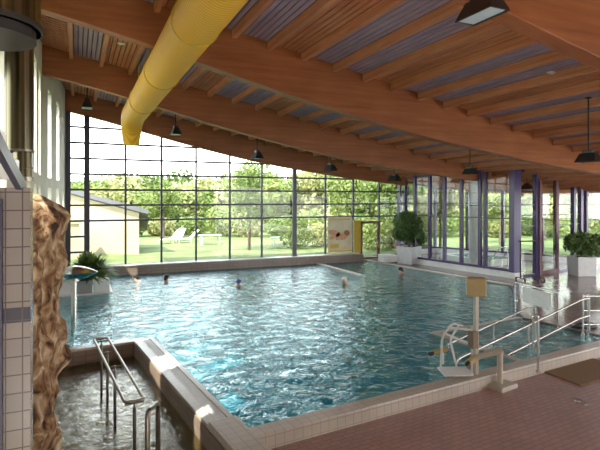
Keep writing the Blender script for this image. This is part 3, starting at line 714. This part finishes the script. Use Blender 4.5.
def planter(name, x, y_, z, w, h, ang, label, mat=GREYW):
    t = empty(name, (x, y_, z), label, 'potted plant', rz=ang, world=False)
    m = MB(); b = w/2; m.add([(-b*.92, -b*.92, 0), (b*.92, -b*.92, 0), (b*.92, b*.92, 0), (-b*.92, b*.92, 0), (-b, -b, h), (b, -b, h), (b, b, h), (-b, b, h), (-b+.05, -b+.05, h), (b-.05, -b+.05, h), (b-.05, b-.05, h), (-b+.05, b-.05, h), (-b+.05, -b+.05, h-.08), (b-.05, -b+.05, h-.08), (b-.05, b-.05, h-.08), (-b+.05, b-.05, h-.08)],
        [(3, 2, 1, 0), (0, 1, 5, 4), (1, 2, 6, 5), (2, 3, 7, 6), (3, 0, 4, 7), (4, 5, 9, 8), (5, 6, 10, 9), (6, 7, 11, 10), (7, 4, 8, 11), (8, 9, 13, 12), (9, 10, 14, 13), (10, 11, 15, 14), (11, 8, 12, 15), (12, 13, 14, 15)])
    m.build('pot', mat, t, bevel=.01)
    m = MB(); m.box(-b+.05, -b+.05, h-.1, b-.05, b-.05, h-.05); m.build('soil', SOIL, t)
    return t
# left planter on its platform in the pool
t = empty('planter_platform', (.2, 19.6, -1.5), 'low white platform standing in the pool by the left wall, carrying the potted plant', 'platform')
m = MB(); m.box(-.62, 18.7, -1.5, 1.1, 20.5, -.0); m.box(-.64, 18.66, .0, 1.14, 20.54, .04); m.build('body', WHITE, t)
for x0, x1, lab in ((-.6, -.12, 'white block on the platform left of the potted plant'), (.54, 1.04, 'white block on the platform right of the potted plant')):
    m = MB(); m.box(x0, 18.8, .04, x1, 20.3, .48); tag(m.build('white_block', WHITE, org='base', bevel=.01), lab, 'block')
pl = planter('potted_dracaena', .21, 19.05, .04, .56, .44, 0, 'bushy potted plant in a grey box behind the leaf shaped fountain', DSTEEL)
pl.children[0].data.materials[0] = M_plain('grey_pot', (.30, .30, .29), .6)
lv = strap_leaves(900, 1.0, 3, .055, .6, (.18, 0, .5)); lv.build('foliage', LEAF_Q, pl, recalc=False)
m = MB()
for k in range(5): m.tube([(.08*math.cos(k*2.2), .08*math.sin(k*2.2), .42), (.14*math.cos(k*2.2), .14*math.sin(k*2.2), .8)], .018, 8)
m.build('stem', BARK, pl)
# round bush by the door
bx = cam2w(.218*25.6, 25.6, 0)
pl = planter('potted_bush', bx.x, bx.y, .02, .92, .86, R(20), 'large round potted bush in a white box left of the violet enclosure')
lm = [(-.1, 0, 1.8, .9), (-.45, 0, 2.1, .75), (.45, .1, 1.45, .72), (-.2, -.1, 2.3, .55), (.25, -.1, 1.95, .7), (.75, 0, 1.25, .6), (-.55, .1, 1.55, .6)]
leaves(5200, .78, .15, 11, .95, .2, 1.1, lumps=lm).build('foliage', LEAF_P, pl, recalc=False)
m = MB()
for k in range(4): m.tube([(.05*k-.08, 0, .78), (.08*k-.12, .02*k, 1.5)], .03, 8)
m.build('stem', BARK, pl)
m = MB(); q = cam2w(.178*25.9, 25.9, 0); m.box(q.x-.45, q.y-.3, .06, q.x+.3, q.y+.35, .42); tag(m.build('concrete_block', WHITE, org='base', bevel=.02), 'low white block between the glass door and the large potted bush', 'block')
# right planter
pl = planter('potted_laurel', 19.85, 14.75, .02, .84, .82, R(-21), 'leafy potted shrub in a white box at the right edge beyond the deck')
lm = [(0, 0, 1.15, .7), (-.4, -.1, 1.3, .6), (.5, .1, 1.25, .7), (.2, 0, 1.5, .6), (-.7, -.3, 1.5, .35), (.8, .3, 1.0, .5), (-.1, 0, 1.6, .45), (.85, .1, 1.5, .45)]
fm = leaves(1000, .74, .2, 23, .8, .1, 1.3, lumps=lm)
for bx_, by_, bz_, sd_k in ((0, 0, .95, 1), (-.35, -.1, 1.1, 2), (.4, .1, 1.05, 3), (.1, 0, 1.35, 4), (.7, .25, 1.0, 5), (-.55, -.2, 1.3, 6)):
    g2 = strap_leaves(130, .5, 70+sd_k, .05, .7, (bx_, by_, bz_)); fm.add(g2.v, g2.f, 0, False)
fm.build('foliage', LEAF_P, pl, recalc=False)
m = MB()
for k in range(6): m.tube([(.08*math.cos(k), .08*math.sin(k), .75), (.45*math.cos(k*1.1), .4*math.sin(k*1.1), 1.55)], .016, 6)
m.build('stem', BARK, pl)

# towel trolley frame by the enclosure
t = empty('towel_rack', (17.3, 14.4, .02), 'black wheeled towel rack frame in front of the violet enclosure', 'rack')
a = cam2w(.441*20.1, 20.1, 0); b = cam2w(.479*20.3, 20.3, 0)
m = MB()
for p in (a, b): m.tube([(p.x, p.y, .12), (p.x, p.y, 1.6)], .03, 8)
dd = (b-a).normalized(); e0 = a-dd*.08; e1 = b+dd*.08
m.tube([(e0.x, e0.y, 1.6), (e1.x, e1.y, 1.6)], .025, 8); m.tube([(a.x, a.y, .2), (b.x, b.y, .2)], .018, 8)
nn = Vector((-dd.y, dd.x, 0))*.28
for p in (a, b): m.tube([tuple(p-nn+Vector((0, 0, .12))), tuple(p+nn+Vector((0, 0, .12)))], .02, 8)
m.build('frame', BLACK, t)
for p in (a, b):
    for s_ in (-1, 1):
        q = p+nn*s_; m = MB(); m.tube([(q.x-.015, q.y, .065), (q.x+.015, q.y, .065)], .045, 14); m.tube([(q.x, q.y, .07), (q.x, q.y, .12)], .012, 6); m.build('caster', BLACK, t)

# ------------------------------------------------------------------ handrails
def arc(pts, r=.1, k=5):
    pts = [Vector(p) for p in pts]; out = [pts[0]]
    for i in range(1, len(pts)-1):
        p = pts[i]; a_ = (pts[i-1]-p); b_ = (pts[i+1]-p); rr = min(r, a_.length*.45, b_.length*.45)
        A_ = p+a_.normalized()*rr; B_ = p+b_.normalized()*rr
        for j in range(k+1):
            s_ = j/k; out.append(A_*(1-s_)**2+p*2*s_*(1-s_)+B_*s_**2)
    out.append(pts[-1]); return out
# loop rail in the shallow pool
t = empty('shallow_pool_handrail', (.5, 8.7, -.8), 'long double bar handrail loop on four posts in the small side pool', 'handrail')
F = cam2w(-.398*9.35, 9.35, 0); Nn = cam2w(-.330*6.45, 6.45, 0); ax = (Nn-F).normalized(); sd_ = Vector((-ax.y, ax.x, 0))*.12
c = [F-sd_, Nn-sd_, Nn+sd_, F+sd_]; c = [Vector((p.x, p.y, .69)) for p in c]
mid = (c[0]+c[3])/2
m = MB(); m.tube(arc([mid, c[0], c[1], c[2], c[3], mid+Vector((.001, 0, 0))], .09), .022, 10); m.build('rail_loop', DSTEEL, t)
for f in (0.02, .25, .50, .99):
    p = F.lerp(Nn, f); m = MB(); m.tube([(p.x, p.y, -.8), (p.x, p.y, .60)], .023, 10)
    m.tube([tuple(Vector((p.x, p.y, .60))), tuple(Vector((p.x, p.y, .67)))], .014, 8)
    m.tube([tuple(Vector((p.x, p.y, .655))-sd_), tuple(Vector((p.x, p.y, .655))+sd_)], .012, 8); m.cyl((p.x, p.y), .05, -.8, -.78, 14); m.build('post', DSTEEL, t)
t = empty('inverted_u_handrail', (.8, 6.1, -.8), 'dark inverted U handrail rising from the side pool at the bottom, nearest the viewer', 'handrail')
a = cam2w(-.305*5.7, 5.7, 0); b = cam2w(-.284*6.25, 6.25, 0)
m = MB(); m.tube(arc([(a.x, a.y, -.8), (a.x, a.y, .88), (b.x, b.y, .76), (b.x, b.y, -.8)], .1), .03, 12); m.build('tube', DSTEEL, t)
# pool entry rails on the right
def at(x, y_, z):  # measured photo point -> world at height z, used once to survey the rails
    d_ = 500*(CAMZ-z)/(y_-199); return cam2w((x-300)/500*d_, d_, z)
def hrail(name, label, runs, posts, r=.022):
    b0 = posts[0][0]; t = empty(name, (b0[0], b0[1], b0[2]), label, 'handrail')
    m = MB()
    for q in runs: m.tube(arc(q, .12), r, 10)
    m.build('rail', STEEL, t)
    for q in posts: m = MB(); m.tube(q, r, 10); m.cyl((q[0][0], q[0][1]), .045, q[0][2], q[0][2]+.02, 12); m.build('post', STEEL, t)
# near rail with hoop on the coping
h0 = at(538, 372, .05); hx = cam2w(.466*9.45, 9.45, 0)
hrail('hoop_handrail', 'short steel handrail with a hoop end standing alone on the near coping',
      [[Vector((h0.x, h0.y, .95)), Vector((h0.x, h0.y, 1.12)), Vector((hx.x, hx.y, 1.08)), Vector((hx.x, hx.y, .52)), Vector((h0.x, h0.y, .5))]],
      [[Vector((h0.x, h0.y, .05)), Vector((h0.x, h0.y, .98))]])
def bars(name, label, q, p0, p1, z0, z1, low, ends):
    sl = (z1-z0)/(p1-p0)
    rr_ = [[P(p1+.3, q, z1), P(p1, q, z1), P(p0, q, z0), P(p0, q, z0-.5)]]
    if low: rr_.append([P(p1+.3, q, z1-.42), P(p1-.1, q, z1-.44), P(p0+1.4, q, z0+1.4*sl-.42)])
    hrail(name, label, rr_, [[P(p, q, zb), P(p, q, z1+(min(p, p1)-p1)*sl)] for p, zb in ends])
bars('entry_handrail', 'double steel stair rail sloping into the pool across the entry steps, with two parallel bars', .44, 4.7, 8.9, .15, .9, True, [(9.2, -.06), (6.9, -.95)])
bars('entry_handrail', 'single steel stair rail sloping into the pool behind the double one', 1.6, 5.6, 8.5, 0.0, .52, False, [(8.8, -.06), (7.2, -.75)])
ra = cam2w(.43*14.0, 14.0, 0); rb = cam2w(.516*12.4, 12.4, 0); rm = ra.lerp(rb, .12)
V3 = lambda p, z: Vector((p.x, p.y, z))
hrail('rear_handrail', 'steel rail at the deck edge with a looped far end carrying a pale panel',
      [[V3(ra, -.5), V3(ra, .97), V3(rm, .97), V3(rb, .97)], [V3(rm, .97), V3(rm, .45), V3(ra, .45)]], [[V3(rb, .02), V3(rb, .97)]])
hrail('curved_handrail', 'triple curved steel bars at the right edge on two upright posts',
      [[P(9.25, .62, z), P(9.9, .5, z-.05), P(10.6, .75, z-.02), P(11.6, .6, z)] for z in (.92, .56, .22)],
      [[P(9.25, .62, .0), P(9.25, .62, .96)], [P(9.42, .6, .0), P(9.42, .6, .96)], [P(11.0, .68, .02), P(11.0, .68, .94)]], .024)
pa = ra.lerp(rb, .2); pb = ra.lerp(rb, .85)
m = MB(); m.bar((pa.x, pa.y, .70), (pb.x, pb.y, .70), .012, .42); tag(m.build('rail_panel', WHITE, org='base'), 'pale panel hanging below the bar of the steel rail at the deck edge', 'panel')
# grab rings
q = at(584, 327, .02); m = MB(); m.tube([(q.x+.38*math.cos(k*math.pi/12), q.y+.2*math.sin(k*math.pi/12), .055) for k in range(25)], .035, 8); m.ell((q.x-.02, q.y, .045), .3, .15, .03)
tag(m.build('rubber_ring', BLACK, org='base'), 'black ring shaped floor piece on the wet deck under the curved bars', 'ring')

# ------------------------------------------------------------------ pool lift
t = empty('pool_lift', (at(502, 388, FZ).x, at(502, 388, FZ).y, FZ), 'beige pool hoist with a box on a mast and a seat swung over the water', 'pool lift')
B0 = at(502, 388, FZ); Ms = P(*invP(*(cam2w(.352*9.3, 9.3, 0)).xy)); 
m = MB()
rt = Matrix.Rotation(R(10), 3, 'Z')
q = [B0+rt@Vector((sx*.24, sy*.17, 0)) for sx, sy in ((-1, -1), (1, -1), (1, 1), (-1, 1))]
m.hexa([(p.x, p.y, FZ) for p in q]+[(p.x, p.y, FZ+.09) for p in q]); m.build('base_plate', CREAM, t, bevel=.02)
m = MB(); pp = B0+Vector((-.02, .03, 0)); m.tube([(pp.x, pp.y, FZ+.09), (pp.x, pp.y, .50)], .052, 16); m.build('base_post', CREAM, t)
A1 = Vector((pp.x, pp.y, .50)); A2 = Vector((Ms.x, Ms.y, .36)); A0 = cam2w(.336*8.95, 8.95, .36)
m = MB(); m.tube([A1+(A1-A2).normalized()*.05, A2], .058, 16); m.build('arm', CREAM, t)
m = MB(); m.tube([A2, A0], .06, 16); m.build('arm_cover', BEIGE, t)
m = MB(); m.tube([A0, A0+(A0-A2).normalized()*.06], .035, 12); m.build('arm_tip', BLACK, t)
m = MB(); m.bar((Ms.x, Ms.y, -.14), (Ms.x, Ms.y, 1.5), .07, .07); m.bar((Ms.x-.1, Ms.y, .0), (Ms.x-.1, Ms.y, .95), .03, .03); m.build('mast', CREAM, t)
m = MB(); m.bar((Ms.x-.1, Ms.y-.03, .55), (Ms.x-.1, Ms.y-.03, .86), .12, .14); m.build('motor', M_plain('motor_brown', (.2, .14, .08), .5), t)
bxc = Vector((Ms.x, Ms.y, 1.66)); rt = Matrix.Rotation(R(-38), 3, 'Z')
q = [bxc+rt@Vector((sx*.17, sy*.12, 0)) for sx, sy in ((-1, -1), (1, -1), (1, 1), (-1, 1))]
m = MB(); m.hexa([(p.x, p.y, 1.5) for p in q]+[(p.x, p.y, 1.84) for p in q]); cb = m.build('control_box', BEIGE, t, bevel=.025)
f0 = bxc+rt@Vector((-.03, -.123, .0)); dx = rt@Vector((.04, 0, 0)); m = MB(); m.hexa([(f0-dx).to_tuple()[:2]+(1.66,), (f0+dx).to_tuple()[:2]+(1.66,), (f0+dx+rt@Vector((0, .01, 0))).to_tuple()[:2]+(1.66,), (f0-dx+rt@Vector((0, .01, 0))).to_tuple()[:2]+(1.66,)]+[(f0-dx).to_tuple()[:2]+(1.69,), (f0+dx).to_tuple()[:2]+(1.69,), (f0+dx+rt@Vector((0, .01, 0))).to_tuple()[:2]+(1.69,), (f0-dx+rt@Vector((0, .01, 0))).to_tuple()[:2]+(1.69,)])
m.build('badge', DSTEEL, cb)
# seat over the water
S = cam2w(.31*9.2, 9.2, .12); rt = Matrix.Rotation(R(-22), 3, 'Z')
def L(x, y_, z): return S+rt@Vector((x, y_, z))
m = MB(); m.hexa([L(-.26, -.2, -.02), L(.26, -.2, -.02), L(.26, .2, -.02), L(-.26, .2, -.02), L(-.28, -.22, .03), L(.28, -.22, .03), L(.28, .22, .03), L(-.28, .22, .03)]); m.build('seat', WHITE, t, bevel=.02)
m = MB(); m.tube(arc([L(.1, .2, .02), L(.02, .34, .5), L(.22, .42, .74)], .1), .02, 8); m.tube(arc([L(-.2, .2, .02), L(-.12, .36, .55), L(.1, .45, .78), L(.3, .42, .74)], .1), .02, 8); m.tube([L(-.1, .38, .62), A2+Vector((-.0, 0, .2))], .022, 8)
m.tube([L(-.0, .4, .72), Vector((Ms.x, Ms.y, .85))], .022, 8); m.build('seat_frame', WHITE, t)
m = MB(); m.tube([L(-.32, .28, .26), L(-.02, .42, .30)], .055, 14); m.build('armrest', BEIGE, t)
m = MB(); m.tube([L(-.40, .24, .25), L(-.32, .28, .26)], .035, 12); m.build('armrest_tip', BLACK, t)
m = MB(); m.tube([L(-.12, .36, .03), L(-.12, .36, .28)], .03, 10); m.build('armrest_post', WHITE, t)
# mat and drain on the near floor
m = MB()
q = [at(543, 372, FZ), at(581, 386, FZ)]; q += [q[1]+(P(1, 0)-P(0, 0))*1.7, q[0]+(P(1, 0)-P(0, 0))*1.7]
m.hexa([(p.x, p.y, FZ) for p in q]+[(p.x, p.y, FZ+.02) for p in q]); tag(m.build('floor_mat', MAT, org='base', bevel=.005), 'brown rectangular mat lying on the red tiled floor at the right edge', 'mat')
q = at(577, 401, FZ); m = MB(); m.cyl((q.x, q.y), .09, FZ, FZ+.012, 24); m.cyl((q.x, q.y), .05, FZ+.012, FZ+.02, 16); m.box(q.x-.03, q.y-.17, FZ, q.x+.05, q.y-.1, FZ+.015)
tag(m.build('floor_drain', STEEL, org='base'), 'small metal floor drain in the red tiles below the mat', 'drain')

# ------------------------------------------------------------------ swimmers
def swimmer(x, y_, heading, label, hairm, back=False):
    t = empty('person', (x, y_, -.01), label, 'person', 'swimmers in the big pool', rz=heading, world=False)
    s = -1 if back else 1
    # local: +x is swimming direction, water at z=.05
    V = [(0, 0, -.10), (-.22, 0, -.17), (-.45, 0, -.25), (.16, 0, -.03), (.22, 0, .06), (.26, 0, .14), (.25, 0, .22)]
    Rr = [.14, .13, .14, .07, .075, .095, .07]
    E = [(0, 1), (1, 2), (0, 3), (3, 4), (4, 5), (5, 6)]
    def ch(root, pts):
        p = root
        for co, r_ in pts: V.append(co); Rr.append(r_); E.append((p, len(V)-1)); p = len(V)-1
        return p
    for q in (-1, 1):
        h = ch(0, [((.05, q*.17, -.08), .06), ((.26, q*.32, -.13), .045), ((.48, q*.27, -.10), .032), ((.54, q*.26, -.10), .034)])
        for k in range(4): ch(h, [((.60, q*(.215+.028*k), -.10), .010), ((.645+.01*(k in (1, 2)), q*(.21+.03*k), -.11), .008)])
        ch(h, [((.56, q*.205, -.10), .011), ((.59, q*.18, -.105), .009)])
        ch(2, [((-.58, q*.11, -.30), .085), ((-.95, q*.22, -.34), .055), ((-1.3, q*.14, -.36), .035), ((-1.42, q*.15, -.40), .03)])
    me = bpy.data.meshes.new('body'); me.from_pydata(V, E, []); o = bpy.data.objects.new('body', me); COL.objects.link(o); o.parent = t
    bm = bmesh.new(); bm.from_mesh(me); ly = bm.verts.layers.skin.verify(); bm.verts.ensure_lookup_table()
    for i, r_ in enumerate(Rr): bm.verts[i][ly].radius = (r_, r_); bm.verts[i][ly].use_root = (i == 0)
    bm.to_mesh(me); bm.free()
    me.materials.append(SKIN)
    sk = o.modifiers.new('skin', 'SKIN'); sk.use_smooth_shade = True; sb = o.modifiers.new('sub', 'SUBSURF'); sb.levels = 2; sb.render_levels = 2
    m = MB(); m.ell((.245, 0, .185), .105, .1, .1, 18, 12); m.ell((.175, 0, .12), .05, .085, .08, 14, 8); m.build('swim_cap' if hairm is BLUECAP else 'hair', hairm, t)
    m = MB(); m.ell((-.42, 0, -.25), .17, .155, .145, 16, 10); m.build('swimsuit', SUIT, t)
    m = MB(); m.ell((.352, 0, .14), .02, .016, .022, 10, 6); m.build('nose', SKIN, t)
    m = MB()
    for q in (-.035, .035): m.ell((.338, q, .165), .012, .014, .008, 8, 6)
    m.build('eyes', BLACK, t)
for (px, py, hd, lab, hm) in ((141, 281, 2.4, 'dark-haired swimmer nearest the left side beside another swimmer', HAIR), (162, 282, .6, 'dark-haired swimmer to the right of the leftmost swimmer', HAIR), (236, 285, -1.4, 'swimmer wearing a blue swimming cap', BLUECAP), (349, 283, 3.3, 'fair-haired swimmer moving through splashes near the spur wall', BLOND), (406, 273, 2.8, 'dark-haired swimmer in the far right corner below the potted bush', HAIR)):
    q = at(px, py, 0); swimmer(q.x, q.y, hd, lab, hm)

# ------------------------------------------------------------------ outside
def cw(x, d_, z=0): return cam2w((x-300)/500*d_, d_, z)
t = empty('outbuilding', tuple(cw(100, 32, -.08)), 'cream rendered building with a sloping grey roof outside at the left', 'building')
a = cw(20, 31.5); b = cw(139, 30.5); dd = (b-a).normalized(); bk = (b-Vector((0, 0, 0))).normalized()*5; bk.z = 0
def zt(s): return 4.6+(2.55-4.6)*s
m = MB(); m.hexa([(a.x, a.y, -.1), (b.x, b.y, -.1), (b.x+bk.x, b.y+bk.y, -.1), (a.x+bk.x, a.y+bk.y, -.1), (a.x, a.y, zt(0)), (b.x, b.y, zt(1)), (b.x+bk.x, b.y+bk.y, zt(1)-1.2), (a.x+bk.x, a.y+bk.y, zt(0)-1.2)]); m.build('wall', RENDER_WALL, t)
e0 = a-dd*.3-bk*.09; e1 = b+dd*.6-bk*.09; s1 = 1+.6/(b-a).length
m = MB(); bk2 = bk*1.18
m.hexa([(e0.x, e0.y, zt(0)), (e1.x, e1.y, zt(s1)), (e1.x+bk2.x, e1.y+bk2.y, zt(s1)-1.3), (e0.x+bk2.x, e0.y+bk2.y, zt(0)-1.3), (e0.x, e0.y, zt(0)+.3), (e1.x, e1.y, zt(s1)+.26), (e1.x+bk2.x, e1.y+bk2.y, zt(s1)-1.1), (e0.x+bk2.x, e0.y+bk2.y, zt(0)-1.1)]); m.build('roof', ROOFTIN, t)
m = MB(); q = cw(83, 28.5); m.box(q.x-1.9, q.y, -.08, q.x-.2, q.y+1.2, 1.9); m.box(q.x-2, q.y-.1, 1.9, q.x-.1, q.y+1.3, 2.0); tag(m.build('garden_shed', RENDER_WALL, org='base'), 'small cream shed with a flat top outside beside the left end of the glass wall', 'shed')
def tree(x, d_, h, rad, mat, seed, label, group, trunk=.25, nl=2600, ls=.5, name='tree', low=.7):
    q = cw(x, d_, -.1); t = empty(name, tuple(q), label, 'tree', group, world=False); rnd = random.Random(seed)
    lm = [(rnd.uniform(-.5, .5)*rad, rnd.uniform(-.5, .5)*rad, h-rad*.55-rnd.uniform(0, 1)*max(.1, h-rad*1.3)*low, rnd.uniform(.45, .75)) for _ in range(9)]
    lm.append((0, 0, h-rad*.6, .6))
    leaves(nl, rad, ls, seed, .9, .45, 1.0, lumps=lm).build('crown', mat, t, recalc=False)
    m = MB(); m.tube([(0, 0, 0), (.05, 0, h*.35), (-.08, .05, h*.75)], [trunk, trunk*.8, trunk*.4], 10)
    for k in range(4): an = k*1.6+seed; m.tube([(0, 0, h*.35+k*.2), (math.cos(an)*rad*.6, math.sin(an)*rad*.6, h*.62+k*.2)], [trunk*.45, trunk*.12], 7)
    m.build('trunk', BARK, t); return t
tree(249, 33, 5.9, 1.7, LEAF_B, 5, 'slender tree standing alone on the lawn in the middle of the glass wall', None, .12, 3000, .28)
tree(163, 42, 5.2, 1.7, LEAF_A, 6, 'small tree on the lawn right of the cream building', None, .12, 1800, .3)
tree(396, 34, 6.6, 2.4, LEAF_B, 8, 'dark leafy tree outside behind the large potted bush', None, .2, 4200, .32)
tree(352, 40, 6.2, 2.2, LEAF_A, 9, 'bright green tree outside above the poster', None, .16, 2600, .34)
rnd = random.Random(4)
kinds = [(LEAF_A, 'fresh green tree'), (LEAF_B, 'deeper green tree'), (LEAF_C, 'yellowish green tree')]
X = -10; i = 0
while X < 640:
    mt, nm = kinds[i % 3]
    tree(X, rnd.uniform(52, 60), rnd.uniform(4.6, 5.8)+(.9 if X > 200 else 0)+(1.4 if X > 300 else 0), rnd.uniform(2.8, 3.6), mt, 30+i, nm+' in the front row of the tree belt beyond the lawn', 'front row of the tree belt, '+nm, .16, 2300, .62, low=1.3)
    X += rnd.uniform(20, 27); i += 1
X = 0; i = 0
while X < 620:
    mt, nm = kinds[(i+1) % 3]
    tree(X, rnd.uniform(70, 82), rnd.uniform(6.0, 7.6)+(.8 if X > 130 else 0)+(2.0 if X > 300 else 0), rnd.uniform(3.8, 4.8), mt, 80+i, nm+' in the back row of the tree belt beyond the lawn', 'back row of the tree belt, '+nm, .3, 2000, .9, low=1.1)
    X += rnd.uniform(26, 34); i += 1
# hedge shrubs closing the lower edge
X = 130; i = 0
while X < 640:
    q = cw(X, rnd.uniform(44, 48), -.1); t = empty('shrub', tuple(q), 'low leafy shrub at the edge of the lawn below the tree belt', 'shrub', 'shrubs at the lawn edge', world=False)
    h = rnd.uniform(1.8, 3.4); leaves(1100, 1.5, .36, 200+i, h/3, .3, 1, center=(0, 0, h*.45)).build('foliage', kinds[(i*2) % 3][0], t, recalc=False)
    X += rnd.uniform(22, 34); i += 1
X = 296; i = 0
while X < 430:
    q = cw(X, rnd.uniform(33, 36), -.1); t = empty('shrub', tuple(q), 'loose bright shrub growing close to the right part of the glass wall', 'shrub', 'shrubs close to the glass wall', world=False)
    h = rnd.uniform(1.5, 2.6); leaves(1000, 1.2, .24, 400+i, h/2.4, .2, 1.2, center=(0, 0, h*.45)).build('foliage', kinds[(i*2) % 3][0], t, recalc=False)
    X += rnd.uniform(20, 30); i += 1
for i, (x, d_, h) in enumerate(((440, 27.8, 4.8), (500, 33, 4.5), (545, 37, 3.8), (595, 30, 3.2))):
    tree(x, d_+4, h, 1.5, LEAF_A if i % 2 else LEAF_C, 300+i, ['light green young tree outside behind the left part of the violet enclosure', 'young tree outside behind the middle of the violet enclosure', 'bright young tree outside behind the glazed door', 'bright low tree outside at the right edge'][i], None, .1, 1500, .3)
# white deck chairs on the lawn
def chair_proto():
    t = empty('deck_chair', (0, 0, 0), world=False)
    m = MB(); m.bar((-.7, 0, .32), (.35, 0, .32), .6, .05); m.build('seat', WHITE, t)
    m = MB(); m.bar((.33, 0, .32), (.95, 0, .98), .6, .05); m.build('backrest', WHITE, t)
    for sx, sy in ((-.6, -.26), (-.6, .26), (.3, -.26), (.3, .26)): m = MB(); m.tube([(sx, sy, 0), (sx, sy, .31)], .025, 6); m.build('leg', WHITE, t)
    return t
pr = chair_proto()
for i, (x, d_, a_, lab) in enumerate(((168, 38, .3, 'white deck chair on the lawn, nearest the cream building'), (177, 40, .9, 'white deck chair on the lawn, middle of the three'), (186, 38.5, .1, 'white deck chair on the lawn, right one of the three'))):
    o = pr if i == 0 else copy_tree(pr); o.location = cw(x, d_, -.08); o.rotation_euler.z = a_; tag(o, lab, 'chair', 'deck chairs on the lawn')
for i, (x, d_, lab) in enumerate(((210, 37, 'white garden table on the lawn left of the lone tree'), (282, 35, 'grey white picnic table on the lawn by the middle column'))):
    q = cw(x, d_, -.08); t = empty('garden_table', tuple(q), lab, 'table', world=False)
    m = MB(); m.box(-.8, -.35, .68, .8, .35, .73); m.build('tabletop', GREYW, t)
    for sx in (-.65, .65):
        for sy in (-.28, .28): m = MB(); m.box(sx-.03, sy-.03, 0, sx+.03, sy+.03, .68); m.build('leg', GREYW, t)
for x, d_, lab in ((309, 36, 'closed white parasol outside just left of the poster'), (326, 38, 'closed white parasol outside behind the poster edge')):
    q = cw(x, d_, -.08); t = empty('closed_parasol', tuple(q), lab, 'parasol', world=False)
    m = MB(); m.cyl((0, 0), .03, 0, 1.9, 10); m.cyl((0, 0), .22, 0, .06, 16); m.build('pole', WHITE, t)
    m = MB(); m.tube([(0, 0, .7), (0, 0, 1.2), (0, 0, 1.85)], [.13, .11, .03], 12); m.build('folded_canopy', WHITE, t)
for o in bpy.data.objects:
    if '_w' in o: del o['_w']
